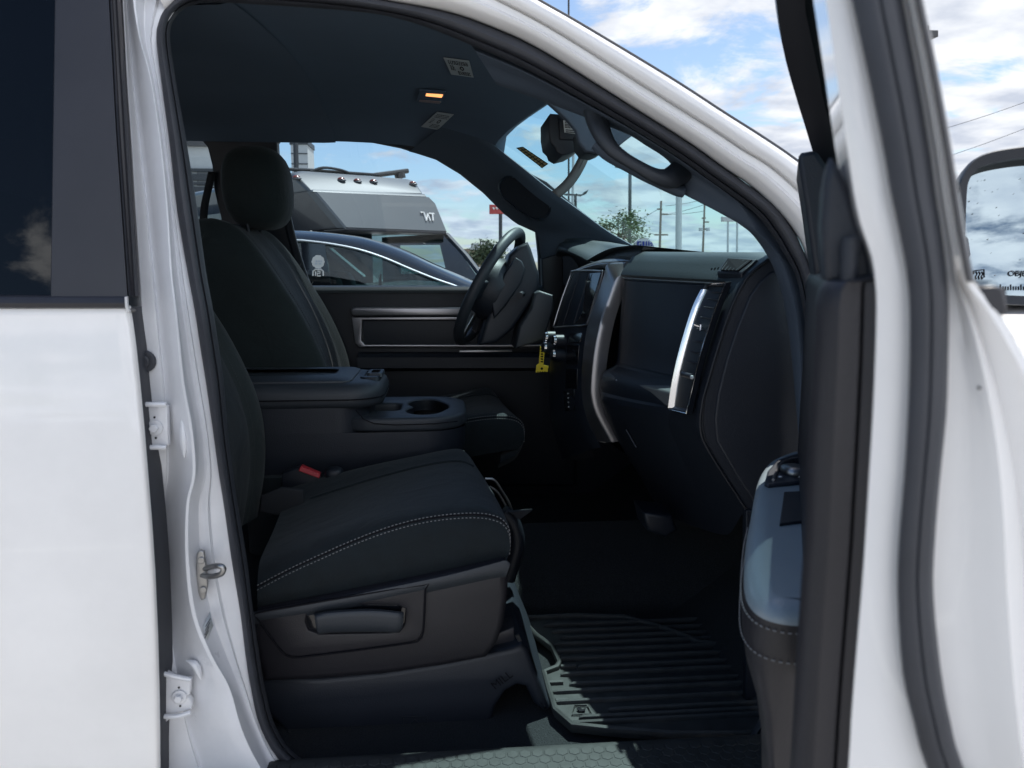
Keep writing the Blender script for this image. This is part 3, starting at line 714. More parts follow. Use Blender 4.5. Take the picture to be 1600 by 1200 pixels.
# tall chrome-edged vent on the right end of the dash
va, vb, vc_, vd = (1116, 440), (1152, 438), (1088, 648), (1058, 641)
def vpt(u, v, off=0):
    """u across (0 inner, 1 outer), v down the strip"""
    lf = crs([onY(x, y, 1.450) for x, y in ((1117, 442), (1098, 480), (1078, 545), (1066, 598), (1060, 640))], 10)
    rt_ = crs([onY(x, y, 1.362) for x, y in ((1151, 440), (1133, 485), (1112, 550), (1099, 602), (1089, 646))], 10)
    i = v*(len(lf)-1); k = int(min(i, len(lf)-1.001)); t = i-k
    p = lf[k].lerp(lf[k+1], t).lerp(rt_[k].lerp(rt_[k+1], t), u)
    off += .016
    return p+Vector((-.92*off, -.40*off, .0))
def vframe(u0, u1, v0, v1, w, off, n=20):
    def loop(d, o): 
        pts = []
        dv = d*.42
        for k in range(n): pts.append(vpt(u0+d, v0+dv+(v1-v0-2*dv)*k/n, o))
        for k in range(5): pts.append(vpt(u0+d+(u1-u0-2*d)*k/5, v1-dv, o))
        for k in range(n): pts.append(vpt(u1-d, v1-dv-(v1-v0-2*dv)*k/n, o))
        for k in range(5): pts.append(vpt(u1-d-(u1-u0-2*d)*k/5, v0+dv, o))
        return pts
    return [loop(0, -.004), loop(0.01, off), loop(w*.6, off+.001), loop(w, off-.004), loop(w*1.05, -.012)]
V = obj('air_vent', MB().grid(vframe(0, 1, 0, 1, .10, .007), cu=True), M['plasticd'], DASH)
obj('vent_outline', MB().tube([vpt(.03, .012, .008)]+[vpt(.975, .008+.984*i/20, .0085) for i in range(21)]+[vpt(.03, .988, .0085)], .0013, 6), M['chrome'], V)
bk = MB().grid([[vpt(.08+.84*j/4, .03+.94*i/20, .001) for j in range(5)] for i in range(21)]); obj('vent_back', bk, M['plasticd'], V)
ch = MB().grid([[vpt(u, .07+.90*i/20, o) for u, o in ((.030, .004), (.036, .0125), (.050, .0132), (.150, .0045), (.185, -.002))] for i in range(21)]); obj('chrome_strip', ch, M['chrome'], V)
for k in range(8):
    v = .10+k*.068
    s = MB().prism([vpt(.40, v, .002), vpt(.96, v, .002), vpt(.96, v+.003, .005), vpt(.40, v+.003, .005)], (0, 0, .0012)); obj('vent_slat', s, M['trimblack'], V)
obj('vent_thumb', MB().tube([vpt(.42, .345, .012), vpt(.7, .35, .013), vpt(.72, .375, .012)], .003, 6), M['chrome'], V)
obj('vent_wheel', MB().tube([vpt(.42, .665, .010), vpt(.90, .675, .010)], .005, 10), M['trimblack'], V)
obj('vent_tip', MB().ball(vpt(.92, .68, .012), (.004, .004, .004), 8), M['label'], V)
# demister grille on top of the end
dq = [onY(1139, 405, 1.47), onY(1187, 408, 1.37), onY(1160, 430, 1.362), onY(1122, 428, 1.45)]
DM = obj('demister', MB().prism([p+Vector((-.003, 0, .004)) for p in dq], (.006, .004, -.02)), M['plastic'], DASH, bevel=.003)
ins = [dq[0].lerp(dq[2], .12), dq[1].lerp(dq[3], .12), dq[2].lerp(dq[0], .12), dq[3].lerp(dq[1], .12)]
obj('grille_opening', MB().prism([p+Vector((-.0055, -.001, .0055)) for p in ins], (.004, .002, -.004)), M['ink'], DM)
for k in range(5):
    u = (k+.5)/5
    a = ins[0].lerp(ins[1], u); b = ins[3].lerp(ins[2], u)
    obj('grille_fin', MB().tube([a+Vector((-.005, -.001, .0045)), b+Vector((-.006, -.001, .0045))], .0014, 6), M['pad'], DM)
ab = MB(); q = onY(1113, 420, 1.47)
for k in range(3): ab.tube([onY(1113+k*5, 419-k*.6, 1.466), onY(1111+k*5, 422-k*.4, 1.466)], .0013, 4)
obj('airbag_mark', ab, M['ink'], DASH)

# silver bezel round the centre stack
BA = [(1000, 411), (972, 410), (950, 413), (945, 430), (932, 470), (919, 510), (912, 560), (910, 612), (917, 650), (935, 690)]
BB = [(996, 430), (973, 431), (964, 440), (955, 462), (942, 500), (932, 550), (927, 600), (928, 626), (937, 652), (958, 690)]
ba = [onY(a, b, 1.95 if i > 2 else (1.86, 1.90, 1.94)[i]) for i, (a, b) in enumerate(BA)]
bb = [onY(a, b, 1.868) for a, b in BB]
BZ = obj('stack_bezel', MB().surf([[p+Vector((.02, 0, -.004)) for p in ba], ba, [a.lerp(b, .15)+Vector((-.004, -.001, .001)) for a, b in zip(ba, bb)], [a.lerp(b, .82)+Vector((-.005, -.005, 0)) for a, b in zip(ba, bb)], [b+Vector((-.002, -.004, 0)) for b in bb], [b+Vector((.03, 0, 0)) for b in bb]], 5, 2), M['silver'], DASH)
# top of the bezel
tp = [[onY(933, 408, 2.15), onY(948, 404, 2.05), onY(968, 403, 1.95), onY(1000, 408, 1.86)], [onY(900, 421, 2.19), onY(930, 412, 2.05), onY(955, 411, 1.95), onY(999, 412, 1.855)]]
obj('bezel_top', MB().surf([[p+Vector((.03, 0, -.004)) for p in tp[0]], tp[0], tp[1], [p+Vector((.004, 0, -.012)) for p in tp[1]]], 4, 3), M['silver'], DASH)
# stack face: screen, hvac, lower panel
SL = [(897, 421), (885, 452), (875, 482), (866, 513), (861, 540), (858, 600), (862, 660), (880, 720)]
SR = [(945, 424), (945, 432), (933, 471), (920, 511), (911, 540), (907, 600), (911, 650), (932, 700)]
sl_ = [onY(a, b, 2.20) for a, b in SL]; sr_ = [onY(a, b, 1.955) for a, b in SR]
CS = obj('centre_stack', MB().surf([[p+Vector((.10, .03, 0)) for p in sl_], sl_, [a.lerp(b, .5)+Vector((-.006, 0, 0)) for a, b in zip(sl_, sr_)], sr_, [p+Vector((.02, 0, 0)) for p in sr_]], 4, 2), M['plasticd'], DASH)
def spt(u, v, off=0):
    i = int(min(v, len(sl_)-1.001)); t = v-i
    return sl_[i].lerp(sl_[i+1], t).lerp(sr_[i].lerp(sr_[i+1], t), u)+Vector((-off-.006*math.sin(math.pi*u), -off*.2, off*.15))
scr = MB().prism([spt(.07, .25, .004), spt(.95, .12, .004), spt(.95, 2.85, .004), spt(.07, 2.85, .004)], (.012, 0, 0)); SCN = obj('touchscreen', scr, M['gloss'], CS, bevel=.002)
fr = [spt(u, v, .005) for u, v in ((.03, .1), (.5, .04), (.93, .04), (.985, .25), (.985, 1.5), (.985, 2.7), (.93, 2.93), (.5, 2.95), (.06, 2.95), (.02, 2.7), (.02, 1.5), (.02, .3))]
obj('screen_frame', MB().tube(crs(fr, 4, True), .0026, 8, closed=True), M['silver'], CS)
for u in (.36, .66):
    obj('screen_divider', MB().tube([spt(u, .2, .0045), spt(u, 2.85, .0045)], .0010, 5), M['trimblack'], CS)
for k, (u, v, r) in enumerate(((.16, 3.55, .019), (.50, 3.75, .018), (.18, 4.05, .020), (.52, 4.25, .018))):
    c = spt(u, v, 0); kn = MB(); 
    kn.tube([c, c+Vector((-.022, -.006, .002)), c+Vector((-.030, -.008, .003))], [r, r*.92, r*.85], 18); K = obj('control_knob', kn, M['plasticd'], CS)
    kc = MB().tube([c+Vector((-.030, -.008, .003)), c+Vector((-.036, -.0095, .0035))], [r*.80, r*.7], 18); obj('knob_cap', kc, M['chrome'], K)
for k in range(3):
    P = [spt(.62, 3.3+k*.65, .003), spt(.92, 3.3+k*.65, .003), spt(.92, 3.85+k*.65, .003), spt(.62, 3.85+k*.65, .003)]
    obj('button_panel', MB().prism(P, (.008, 0, 0)), M['gloss'], CS, bevel=.0015)
P = [spt(.55, 5.2, .003), spt(.85, 5.15, .003), spt(.85, 5.8, .003), spt(.55, 5.8, .003)]; us = obj('socket_panel', MB().prism(P, (.006, 0, 0)), M['gloss'], CS, bevel=.001)
d = MB()
for k in range(4): d.ball(spt(.70, 5.28+.13*k, .004), (.0022, .0022, .0022), 6)
obj('socket_mark', d, M['label'], us)

# instrument hood and the driver's half of the dash
LIP = [(868, 395, 2.74), (872, 386, 2.70), (880, 386, 2.62), (894, 391, 2.50), (910, 398, 2.38), (922, 404, 2.28), (937, 409, 2.16)]
lip = [onY(a, b, y) for a, b, y in LIP]
BKH = [(871, 384), (880, 376.5), (895, 373.5), (920, 374), (945, 377), (972, 382), (1006, 388)]
bkh = [onY(a, b, y) for (a, b), y in zip(BKH, (2.76, 2.75, 2.74, 2.70, 2.62, 2.50, 2.26))]
far = [Vector((1.05, p.y, 1.40)) for p in bkh]
under = [p+Vector((.05, 0, -.06)) for p in lip]
obj('instrument_hood', MB().surf([far, bkh, [a.lerp(b, .5)+Vector((0, 0, .006)) for a, b in zip(bkh, lip)], lip, [p+Vector((.004, 0, -.018)) for p in lip], [p+Vector((.05, 0, -.03)) for p in lip], [p+Vector((.10, 0, -.10)) for p in lip]], 4, 3), M['pad'], DASH)
dv = []
for y in (2.20, 2.4, 2.6, 2.80):
    dv.append([Vector((.50, y, 1.40)), Vector((.47, y, 1.33)), Vector((.43, y, 1.24)), Vector((.40, y, 1.16)), Vector((.40, y, 1.05)), Vector((.46, y, .92)), Vector((.56, y, .84)), Vector((.75, y, .80))])
obj('driver_panel', MB().surf(dv, 3, 1), M['plasticd'], DASH)
# dark cowl side between hood and door
obj('dash_side', MB().flatY([(846, 404), (880, 395), (880, 520), (850, 520)], 2.73, .05, .006), M['plasticd'], DASH)

# ---- steering wheel
Cw = onY(766, 449, 2.43)
tl = R(28); sw = R(17)
nx = Vector((-math.cos(tl), 0, math.sin(tl))); ux = Vector((math.sin(tl), 0, math.cos(tl))); yx = Vector((0, 1, 0))
rz = Matrix.Rotation(-sw, 3, 'Z'); nx = rz @ nx; ux = rz @ ux; yx = rz @ yx
def wp(a, r, o=0): return Cw+ux*(r*math.cos(a))+yx*(-r*math.sin(a))+nx*o
RW = .190
SW = obj('steering_wheel', MB().tube([wp(2*math.pi*k/64, RW) for k in range(64)], .0165, 14, closed=True), M['armgrain'], T)
ac = [wp(R(a), RW-.013, .010) for a in range(-70, 71, 5)]; obj('rim_trim', MB().tube(ac, .0035, 8), M['gloss'], SW)
hub = MB()
ring = lambda r, o, sx=1.0: [wp(2*math.pi*k/32, r*(1+.18*abs(math.sin(2*math.pi*k/32))), o) for k in range(32)]
hub.grid([ring(.085, -.055), ring(.098, -.02), ring(.096, .008), ring(.080, .022), ring(.04, .028), ring(.001, .029)], cu=True)
obj('airbag_cover', hub, M['plastic'], SW)
for a, w in ((90, .030), (270, .030), (150, .022), (210, .022)):
    s = MB(); 
    A = [wp(R(a)-w/.09, .085, .012), wp(R(a)+w/.09, .085, .012), wp(R(a)+w/.19, RW-.004, .006), wp(R(a)-w/.19, RW-.004, .006)]
    s.prism(A, -nx*.022); obj('spoke', s, M['silver'] if a in (150, 210) else M['plasticd'], SW, bevel=.004)
    if a in (90, 270):
        for k in range(3):
            q = wp(R(a)+(-.16+.16*k), .135, .013); obj('wheel_button', MB().ball(q, (.007, .009, .008), 10, .7), M['label'], SW)
em = MB()
sh_ = [(0, .036), (.020, .030), (.026, .012), (.020, -.012), (0, -.032), (-.020, -.012), (-.026, .012), (-.020, .030)]
em.prism([Cw+ux*y+yx*x+nx*.028 for x, y in sh_], nx*.004); obj('emblem_shield', em, M['trimblack'], SW, bevel=.001)
e2 = MB()
e2.tube([Cw+ux*y+yx*x+nx*.033 for x, y in [(a*.8, b*.8) for a, b in sh_]], .0022, 6, closed=True)
for s in (1, -1):
    e2.tube(crs([Cw+ux*y+yx*(x*s)+nx*.034 for x, y in ((.003, .016), (.014, .020), (.017, .008), (.010, .000), (.008, .008))], 5), .0036, 7)
e2.tube([Cw+ux*.012+nx*.034, Cw-ux*.018+nx*.034], [.007, .003], 8)
obj('emblem', e2, M['chrome'], SW)
# column shroud, stalk
sh2 = MB().flatY([(796, 398), (812, 384), (825, 378), (830, 388), (843, 430), (843, 447), (828, 476), (800, 516), (775, 536), (748, 540), (760, 500), (778, 455)], 2.35, .16, .012)
obj('column_shroud', sh2, M['plastic'], T)
s3 = MB().flatY([(790, 425), (806, 402), (816, 408), (821, 421), (815, 442), (790, 478), (772, 498), (768, 470)], 2.325, .03, .006); obj('column_switch', s3, M['plastic'], T)
s4 = MB().flatY([(836, 458), (843, 454), (864, 461), (865, 484), (850, 532), (805, 545), (812, 510), (830, 482)], 2.30, .16, .008); obj('column_housing', s4, M['armgrain'], T)
obj('stalk', MB().tube(crs([Cw+Vector((.10, -.06, -.02)), Cw+Vector((.085, -.14, -.015)), Cw+Vector((.075, -.185, -.02))], 4), [.007]*8+[.010], 8), M['plasticd'], T)

# ================================================================== floor, tunnel, firewall, sill
fl = MB().grid([[Vector((x, y, .555+max(0, (x-.55))*.75+(.16*max(0, 1-abs(y-YC)/.24)**.5 if abs(y-YC) < .24 else 0))) for x in (-1.9, -.8, -.3, 0, .2, .4, .55, .75, .95, 1.1)] for y in (1.21, 1.4, 1.6, 1.76, 1.80, 1.9, 2.0, 2.1, 2.2, 2.24, 2.5, 2.80)])
obj('carpet_floor', fl, M['carpet'], T)
obj('firewall', MB().surf([[Vector((.72+.30*t, y, .60+.82*t)) if t < 1 else Vector((1.06, y, 1.41)) for t in (0, .3, .6, 1)] for y in (1.21, 2.0, 2.82)], 3, 1), M['plasticd'], T)
obj('kick_panel', MB().flatY([(1166, 797), (1225, 800), (1330, 840), (1330, 1190), (1166, 1190)], 1.33, .02, .003), M['plasticd'], T)
obj('cab_back', MB().box((-1.9, 2.0, 1.15), (.05, 1.7, 1.4)), M['plasticd'], T)
for (a, b, c_, d) in ((1060, 800, 0.5, 1.60),):
    pass
    hv = MB().flatY([(1005, 800), (1050, 805), (1060, 830), (1040, 842), (1012, 830)], 1.58, .1, .01); obj('duct_outlet', hv, M['plasticd'], T)
sy = onZ(900, 1163, .60).y
sp = MB()
prof = [(sy+.012, .590), (sy+.004, .598), (sy-.006, .601), (sy-.085, .601), (sy-.100, .597), (sy-.112, .585), (sy-.118, .54)]
sp.grid([[Vector((x, y, z)) for y, z in prof] for x in (-.62, -.3, 0, .3, .55)])
SP = obj('sill_plate', sp, M['mat'], T)
hx = MB(); hr = .0115
for i in range(-16, 34):
    for j in range(5):
        x = i*hr*1.8+(hr*.9 if j % 2 else 0); y = sy-.020-j*hr*1.56
        hx.grid([[Vector((x+r*math.sin(math.pi*k/3), y+r*math.cos(math.pi*k/3), z)) for k in range(6)] for r, z in ((hr*.92, .6008), (hr*.84, .6018), (hr*.01, .6019))], cu=True)
obj('hex_tread', hx, M['mat'], SP, smooth=False)
rk = MB().grid([[Vector((x, y, z)) for y, z in ((sy-.10, .58), (1.07, .56), (1.06, .50), (1.09, .42), (1.2, .40))] for x in (-.9, 0, .9)]); obj('rocker', rk, M['white'], T)

# ---- floor mat (lies on the carpet: its own thing)
fz = .565
mo = [(812, 966), (900, 962), (975, 964), (1040, 982), (1095, 1004), (1165, 1012), (1260, 1030), (1330, 1140), (1165, 1150), (1050, 1150), (950, 1142), (893, 1136), (866, 1112), (856, 1080), (848, 1052), (868, 1044), (873, 1036), (862, 1012), (835, 992)]
mw = [onZ(a, b, fz+.012) for a, b in mo]
MT = thing('floor_mat', (mw[5].x, mw[5].y, fz), 'black ribbed rubber floor mat lying in the front passenger footwell', 'floor mat')
obj('mat_base', MB().flat([(p.x, p.y) for p in mw], (0, 0, fz), (1, 0, 0), (0, 1, 0), (0, 0, 1), .010, .002), M['mat'], MT)
cmw = sum(mw, Vector())/len(mw)
obj('raised_rim', MB().tube([Vector((p.x, p.y, fz+.012)).lerp(Vector((cmw.x, cmw.y, fz+.012)), .015) for p in mw], .0065, 8, closed=True, flat=1.3), M['mat'], MT)
rb = MB()
def rib_(px0, px1, py, h=.010, w=.0052):
    a = onZ(px0, py, fz+.012); b = onZ(px1, py, fz+.012); b.y = a.y
    rb.tube([Vector((p.x, p.y, fz+.011)) for p in (a, a.lerp(b, .02), b)], [w*.6, w, w], 8, flat=1.5)
for py, x0 in ((978, 850), (988, 862), (998, 875), (1008, 866), (1019, 866), (1031, 873), (1043, 903), (1055, 876), (1070, 890), (1082, 864), (1098, 868), (1110, 950), (1122, 905), (1131, 890)):
    rib_(x0, 1240, py)
for (x0, x1, py) in ((876, 900, 1043), (858, 880, 1068), (868, 886, 1096)): rib_(x0, x1, py)
obj('mat_ribs', rb, M['mat'], MT)
bd = [onZ(a, b, fz+.013) for a, b in ((898, 1102), (918, 1102), (924, 1116), (894, 1116))]
obj('mat_badge', MB().tube(bd, .002, 6, closed=True), M['mat'], MT)
e = [onZ(a, b, fz+.013) for a, b in ((901, 1108), (906, 1106), (910, 1110), (915, 1107), (914, 1112), (906, 1113))]
obj('badge_mark', MB().prism(e, (0, 0, .002)), M['ink'], MT)

# ================================================================== seats
def sec(px, y, d=(0, 0, 0)): return [onY(a, b, y)+Vector(d) for a, b in px]
S0 = [(402, 957), (450, 945), (500, 935), (550, 925), (600, 915), (650, 905), (700, 895), (745, 887), (772, 883), (784, 881), (789, 880), (790, 879)]
S1 = [(402, 918), (450, 893), (500, 870), (550, 848), (600, 829), (650, 815), (700, 807), (748, 805), (778, 811), (792, 823), (797, 840), (796, 862)]
S2 = [(404, 888), (450, 866), (500, 844), (550, 824), (600, 808), (650, 797), (700, 790), (742, 788), (770, 795), (787, 808), (795, 824), (797, 845)]
S3 = [(410, 866), (455, 846), (505, 826), (555, 808), (605, 793), (650, 783), (695, 775), (736, 773), (762, 781), (780, 795), (791, 813), (796, 835)]
S4 = [(425, 834), (470, 816), (515, 799), (560, 783), (605, 770), (650, 759), (695, 751), (731, 751), (754, 758), (772, 775), (785, 798), (792, 820)]
S5 = [(440, 796), (485, 780), (528, 766), (570, 753), (612, 741), (655, 730), (692, 723), (721, 722), (740, 730), (758, 750), (773, 778), (782, 804)]
S6 = [(450, 762), (495, 748), (535, 738), (575, 728), (617, 719), (657, 711), (690, 704), (714, 701), (726, 706), (738, 724), (751, 754), (765, 788)]
S7 = [(450, 800), (495, 790), (535, 782), (575, 774), (617, 766), (657, 760), (690, 754), (712, 750), (724, 750), (738, 758), (751, 775), (765, 800)]
CUS = [sec(S0, 1.352), sec([((a[0]+b[0])/2, (a[1]+b[1])/2) for a, b in zip(S0, S1)], 1.336), sec(S1, 1.338), sec(S2, 1.372), sec(S3, 1.44), sec(S4, 1.57), sec(S5, 1.71), sec(S6, 1.785), sec(S7, 1.81)]
def seam_cushion(parent_o, mv, mk_st=True):
    pass
def cushion(nm, mv):
    mvv = Vector(mv)
    secs = [[p+mvv for p in s] for s in CUS]
    low = [[Vector((p.x-.004, p.y, p.z-.05)) for p in s[-1:]]*0 for s in secs]
    # close the nose: add a lower, tucked-in point to each section
    full = [s+[s[-1]+Vector((-.020, 0, -.035)), s[-1]+Vector((-.07, 0, -.06))] for s in secs]
    c = obj(nm, MB().surf(full, 3, 3), M['fabric'], T)
    st = MB()
    for off in (-.0045, .0045):
        q = crs([p+mvv+Vector((0, -.0015, off)) for p in CUS[2]], 6); dashes(st, q)
    obj('seam_stitching', st, M['thread'], c)
    sm = MB().tube(crs([p+mvv+Vector((0, .0015, 0)) for p in CUS[2]], 6), .0022, 6); obj('seam_groove', sm, M['ink'], c)
    pp = crs([p+mvv+Vector((0, 0, .002)) for p in CUS[6][1:9]], 6); obj('cushion_piping', MB().tube(pp, .003, 6), M['fabric'], c)
    cr = crs([onY(a, b, y)+mvv for a, b, y in ((612, 766, 1.60), (628, 775, 1.57), (636, 788, 1.53), (634, 797, 1.50))], 5); obj('cushion_crease', MB().tube(cr, .0035, 6), M['ink'], c)
    return c
CP = cushion('seat_cushion', (0, 0, 0))
CD = cushion('seat_cushion', (.115, .86, .012))

# driver back traced at its far bolster, passenger back is the same seat set further back
BP = [(404, 357), (422, 364), (440, 380), (460, 404), (485, 441), (510, 481), (530, 521), (543, 556), (549, 592), (548, 632), (540, 680)]
bc = sec(BP, 2.64)
def back(nm, mv, shift=0):
    mvv = Vector(mv); B = [p+mvv for p in bc]
    topb = [B[0]+Vector((-.05, 0, .004)), B[0]+Vector((-.12, 0, -.03)), B[0]+Vector((-.20, 0, -.25)), B[0]+Vector((-.12, 0, -.62))]
    def s(dy, dx, inset=0):
        t = [p+Vector((dx, dy, 0)) for p in B]
        for i in range(3): t[i] = t[i]+Vector((-.02*inset, 0, -.020*inset*(3-i)))
        u = [p+Vector((0, dy, -.055*inset)) for p in topb]
        return list(reversed(u))+t
    secs = [s(.055, -.25, 2.5), s(.055, -.10, 2.2), s(.045, -.05, 1.6), s(.025, -.012, .6), s(0, 0, 0), s(-.035, -.008), s(-.08, -.022), s(-.20, -.034), s(-.32, -.026), s(-.38, -.012), s(-.42, -.006, 0), s(-.445, -.02, .6), s(-.465, -.06, 1.6), s(-.475, -.12, 2.2), s(-.478, -.28, 2.5)]
    o = obj(nm, MB().surf(secs, 3, 2), M['fabric2'], T)
    st = MB()
    for d in (-.042, -.050):
        dashes(st, crs([p+Vector((-.012, d, 0)) for p in B[1:]], 5), r=.0005)
    dashes(st, crs([p+Vector((-.010, -.372, 0)) for p in B[1:]], 5), r=.0007)
    dashes(st, crs([p+Vector((-.010, -.364, 0)) for p in B[1:]], 5), r=.0007)
    for k in (3.35, 4.1):
        i = int(k); p = B[i].lerp(B[i+1], k-i); dashes(st, crs([p+Vector((.002, .010, .01)), p+Vector((0, -.015, 0)), p+Vector((-.005, -.042, -.022))], 5), r=.0009)
    obj('seam_stitching', st, M['threadd'], o)
    ct = MB().surf([[p+Vector((-.020, -.052, 0)) for p in B], [p+Vector((-.017, -.10, 0)) for p in B], [p+Vector((-.026, -.20, 0)) for p in B], [p+Vector((-.018, -.30, 0)) for p in B], [p+Vector((-.016, -.365, 0)) for p in B]], 3, 2)
    obj('centre_cloth', ct, M['fabric'], o)
    hc = B[0]+Vector((.030, -.15, .112))
    hr_ = MB().ball(hc, (.098, .135, .125), 28, .72); hr_.warp(lambda p: Vector((p.x+.25*(p.z-hc.z)*-.15+.012*math.cos((p.y-hc.y)*8), p.y, p.z)))
    h = obj('headrest', hr_, M['fabric2'], o)
    for dy in (-.08, .08):
        obj('headrest_post', MB().tube([hc+Vector((-.01, dy, -.09)), hc+Vector((-.005, dy, -.19))], .006, 8), M['plasticd'], h)
    return o
back('seat_back', (0, 0, 0)); back('seat_back', (-.10, -.845, -.01))

# passenger seat side cover, lever, plinth
cov = [(400, 956), (500, 938), (600, 918), (660, 906), (740, 889), (788, 877), (794, 884), (794, 930), (788, 975), (777, 1008), (760, 1030), (690, 1043), (600, 1056), (500, 1064), (410, 1068), (395, 1000)]
SC_ = obj('seat_side_cover', MB().flatY(cov, 1.325, .40, .014), M['cover'], T)
tl_ = MB().surf([[onY(a, b, y) for a, b in ((395, 957), (500, 940), (600, 920), (700, 899), (770, 881), (790, 876), (797, 882))] for y in (1.345, 1.328, 1.316)]+[[onY(a, b, 1.315) for a, b in ((395, 968), (500, 951), (600, 931), (700, 910), (770, 896), (788, 893), (793, 894))], [onY(a, b, 1.325) for a, b in ((395, 976), (500, 960), (600, 940), (700, 919), (765, 905), (784, 902), (790, 902))]], 3, 2)
obj('cover_lip', tl_, M['armgrain'], SC_)
pn = [(400, 958), (450, 949), (560, 930), (662, 914), (665, 920), (662, 985), (655, 1000), (640, 1005), (560, 1016), (470, 1027), (452, 1026), (440, 1018), (420, 992), (402, 966)]
PN = obj('lever_panel', MB().flatY(pn, 1.3185, .012, .003, holes=[[(480, 957), (488, 948), (540, 945), (620, 946), (634, 952), (632, 975), (626, 985), (610, 989), (500, 991), (482, 985), (477, 972)]]), M['cover'], SC_)
pl_ = [onY(a, b, 1.3155) for a, b in pn]; obj('panel_gap', MB().tube(crs(pl_, 2, True), .0016, 6, closed=True), M['ink'], SC_)
obj('lever_pocket', MB().flatY([(478, 955), (488, 947), (540, 944), (622, 945), (636, 951), (633, 978), (626, 988), (500, 993), (480, 987), (475, 972)], 1.3235, .004, .0008), M['gloss'], SC_)
lv = MB().surf([[onY(a, b, y) for a, b in t] for y, t in ((1.318, [(490, 960), (515, 955), (580, 952), (628, 957)]), (1.304, [(491, 961), (515, 956), (580, 953), (630, 957)]), (1.296, [(492, 966), (515, 961), (580, 958), (631, 962)]), (1.297, [(494, 980), (515, 977), (580, 976), (629, 980)]), (1.304, [(496, 990), (520, 986), (580, 985), (625, 987)]), (1.316, [(496, 991), (520, 988), (580, 987), (624, 988)]))], 4, 3)
obj('recline_lever', lv, M['armgrain'], SC_, solid=.002)
pb_ = [(395, 1060), (500, 1060), (600, 1050), (700, 1034), (765, 1020), (800, 1012), (815, 1006), (826, 1016), (838, 1050), (862, 1108), (852, 1114), (835, 1102), (822, 1075), (808, 1072), (790, 1082), (775, 1105), (768, 1140), (760, 1162), (650, 1178), (560, 1182), (500, 1175), (450, 1150), (410, 1110)]
PB = obj('seat_plinth', MB().flatY(pb_, 1.345, .38, .012), M['plastic'], T)
obj('plinth_top', MB().surf([[onY(a, b, y) for a, b in ((760, 1022), (800, 1013), (815, 1007), (828, 1018), (840, 1052))] for y in (1.345, 1.338, 1.345, 1.48)], 4, 2), M['mat'], PB)
lb_ = MB().flatY([(628, 1120), (667, 1119), (669, 1150), (629, 1151)], 1.3435, .002, .0004, holes=[[(630, 1122), (665, 1121), (667, 1148), (631, 1149)]])
lb_.flatY([(634, 1137), (648, 1124), (660, 1134), (650, 1147)], 1.3435, .002, .0004, holes=[[(638, 1137), (648, 1128), (656, 1135), (649, 1143)]])
lb_.tube([onY(642, 1137, 1.3435), onY(654, 1135, 1.3435)], .0012, 4)
obj('moulded_mark', lb_, M['plasticd'], PB)
o_ = onY(773, 1078, 1.3325); ex_ = onY(800, 1058, 1.3325)-o_
obj('moulded_text', MB().text('MILL', .022, o_, ex_, Vector((-ex_.z, 0, ex_.x)), .0006), M['ink'], PB)
obj('slide_rail', MB().flatY([(765, 995), (803, 980), (805, 1000), (800, 1012), (760, 1022)], 1.37, .05, .003), M['trimblack'], T)
obj('rail_end', MB().tube(crs([onY(a, b, 1.36) for a, b in ((808, 992), (813, 1005), (806, 1012))], 4), .004, 8), M['steel'], T)
wr = MB()
for k, pth in enumerate((((758, 748), (772, 750), (783, 765), (795, 785), (800, 800)), ((765, 760), (778, 770), (790, 790)))):
    wr.tube(crs([onY(a, b, 1.70) for a, b in pth], 4), .003, 7)
obj('seat_spring', wr, M['steel'], T)
obj('seat_harness', MB().tube(crs([onY(a, b, 1.60) for a, b in ((785, 800), (800, 815), (808, 845), (800, 880), (792, 905))], 4), .018, 10), M['plasticd'], T)
obj('harness_flap', MB().prism([onY(a, b, 1.58) for a, b in ((795, 800), (832, 797), (812, 812))], (0, .01, 0)), M['webbing'], T)
# buckle
bk = MB().flatY([(440, 740), (470, 730), (500, 742), (506, 756), (498, 768), (440, 762)], 1.78, .03, .004); BK = obj('belt_buckle', bk, M['plasticd'], T)
rdp = [onY(470, 728, 1.774), onY(500, 741, 1.774), onY(499, 748, 1.772), onY(466, 736, 1.772)]
obj('buckle_button', MB().prism(rdp, (0, .02, 0)), M['red'], BK, bevel=.002)
obj('buckle_bolster', MB().ball(onY(522, 740, 1.79), (.022, .02, .016), 14, .7), M['plasticd'], BK)
obj('belt_tail', MB().flatY([(408, 775), (440, 762), (474, 766), (476, 800), (430, 806), (405, 800)], 1.70, .012, .004), M['webbing'], T)

# ================================================================== folding centre console
def stack(rings): return MB().grid(rings, cu=True)
def planring(x0, x1, y0, y1, r, z, n=8): return [Vector((x, y, z)) for x, y in rrect(x0, x1, y0, y1, r, n)]
Y0c, Y1c = 1.845, 2.165
xn = onY(603, 620, 1.97).x
def lidz(py): return onY(500, py, Y0c).z
zb, zt = onY(560, 640, Y0c).z, onY(560, 596, Y0c+.02).z
zt = zb+.062
rg = []
for f, ins in ((0, .016), (.06, .004), (.25, 0), (.55, 0), (.80, .006), (.93, .018), (1.0, .035), (1.0, .14)):
    rg.append(planring(-.75+ins, xn-ins, Y0c+ins, Y1c-ins, .085-ins*.4, zb+f*(zt-zb)))
AL = obj('armrest_lid', stack(rg), M['armgrain'], T, angle=60)
xp = onY(556, 590, 1.97).x
obj('armrest_pad', stack([planring(-.74, xp, Y0c+.03, Y1c-.03, .03, zt-.004), planring(-.74, xp-.002, Y0c+.032, Y1c-.032, .03, zt+.003), planring(-.73, xp-.012, Y0c+.045, Y1c-.045, .03, zt+.008), planring(-.70, xp-.05, Y0c+.10, Y1c-.10, .03, zt+.010)]), M['armgrain'], AL)
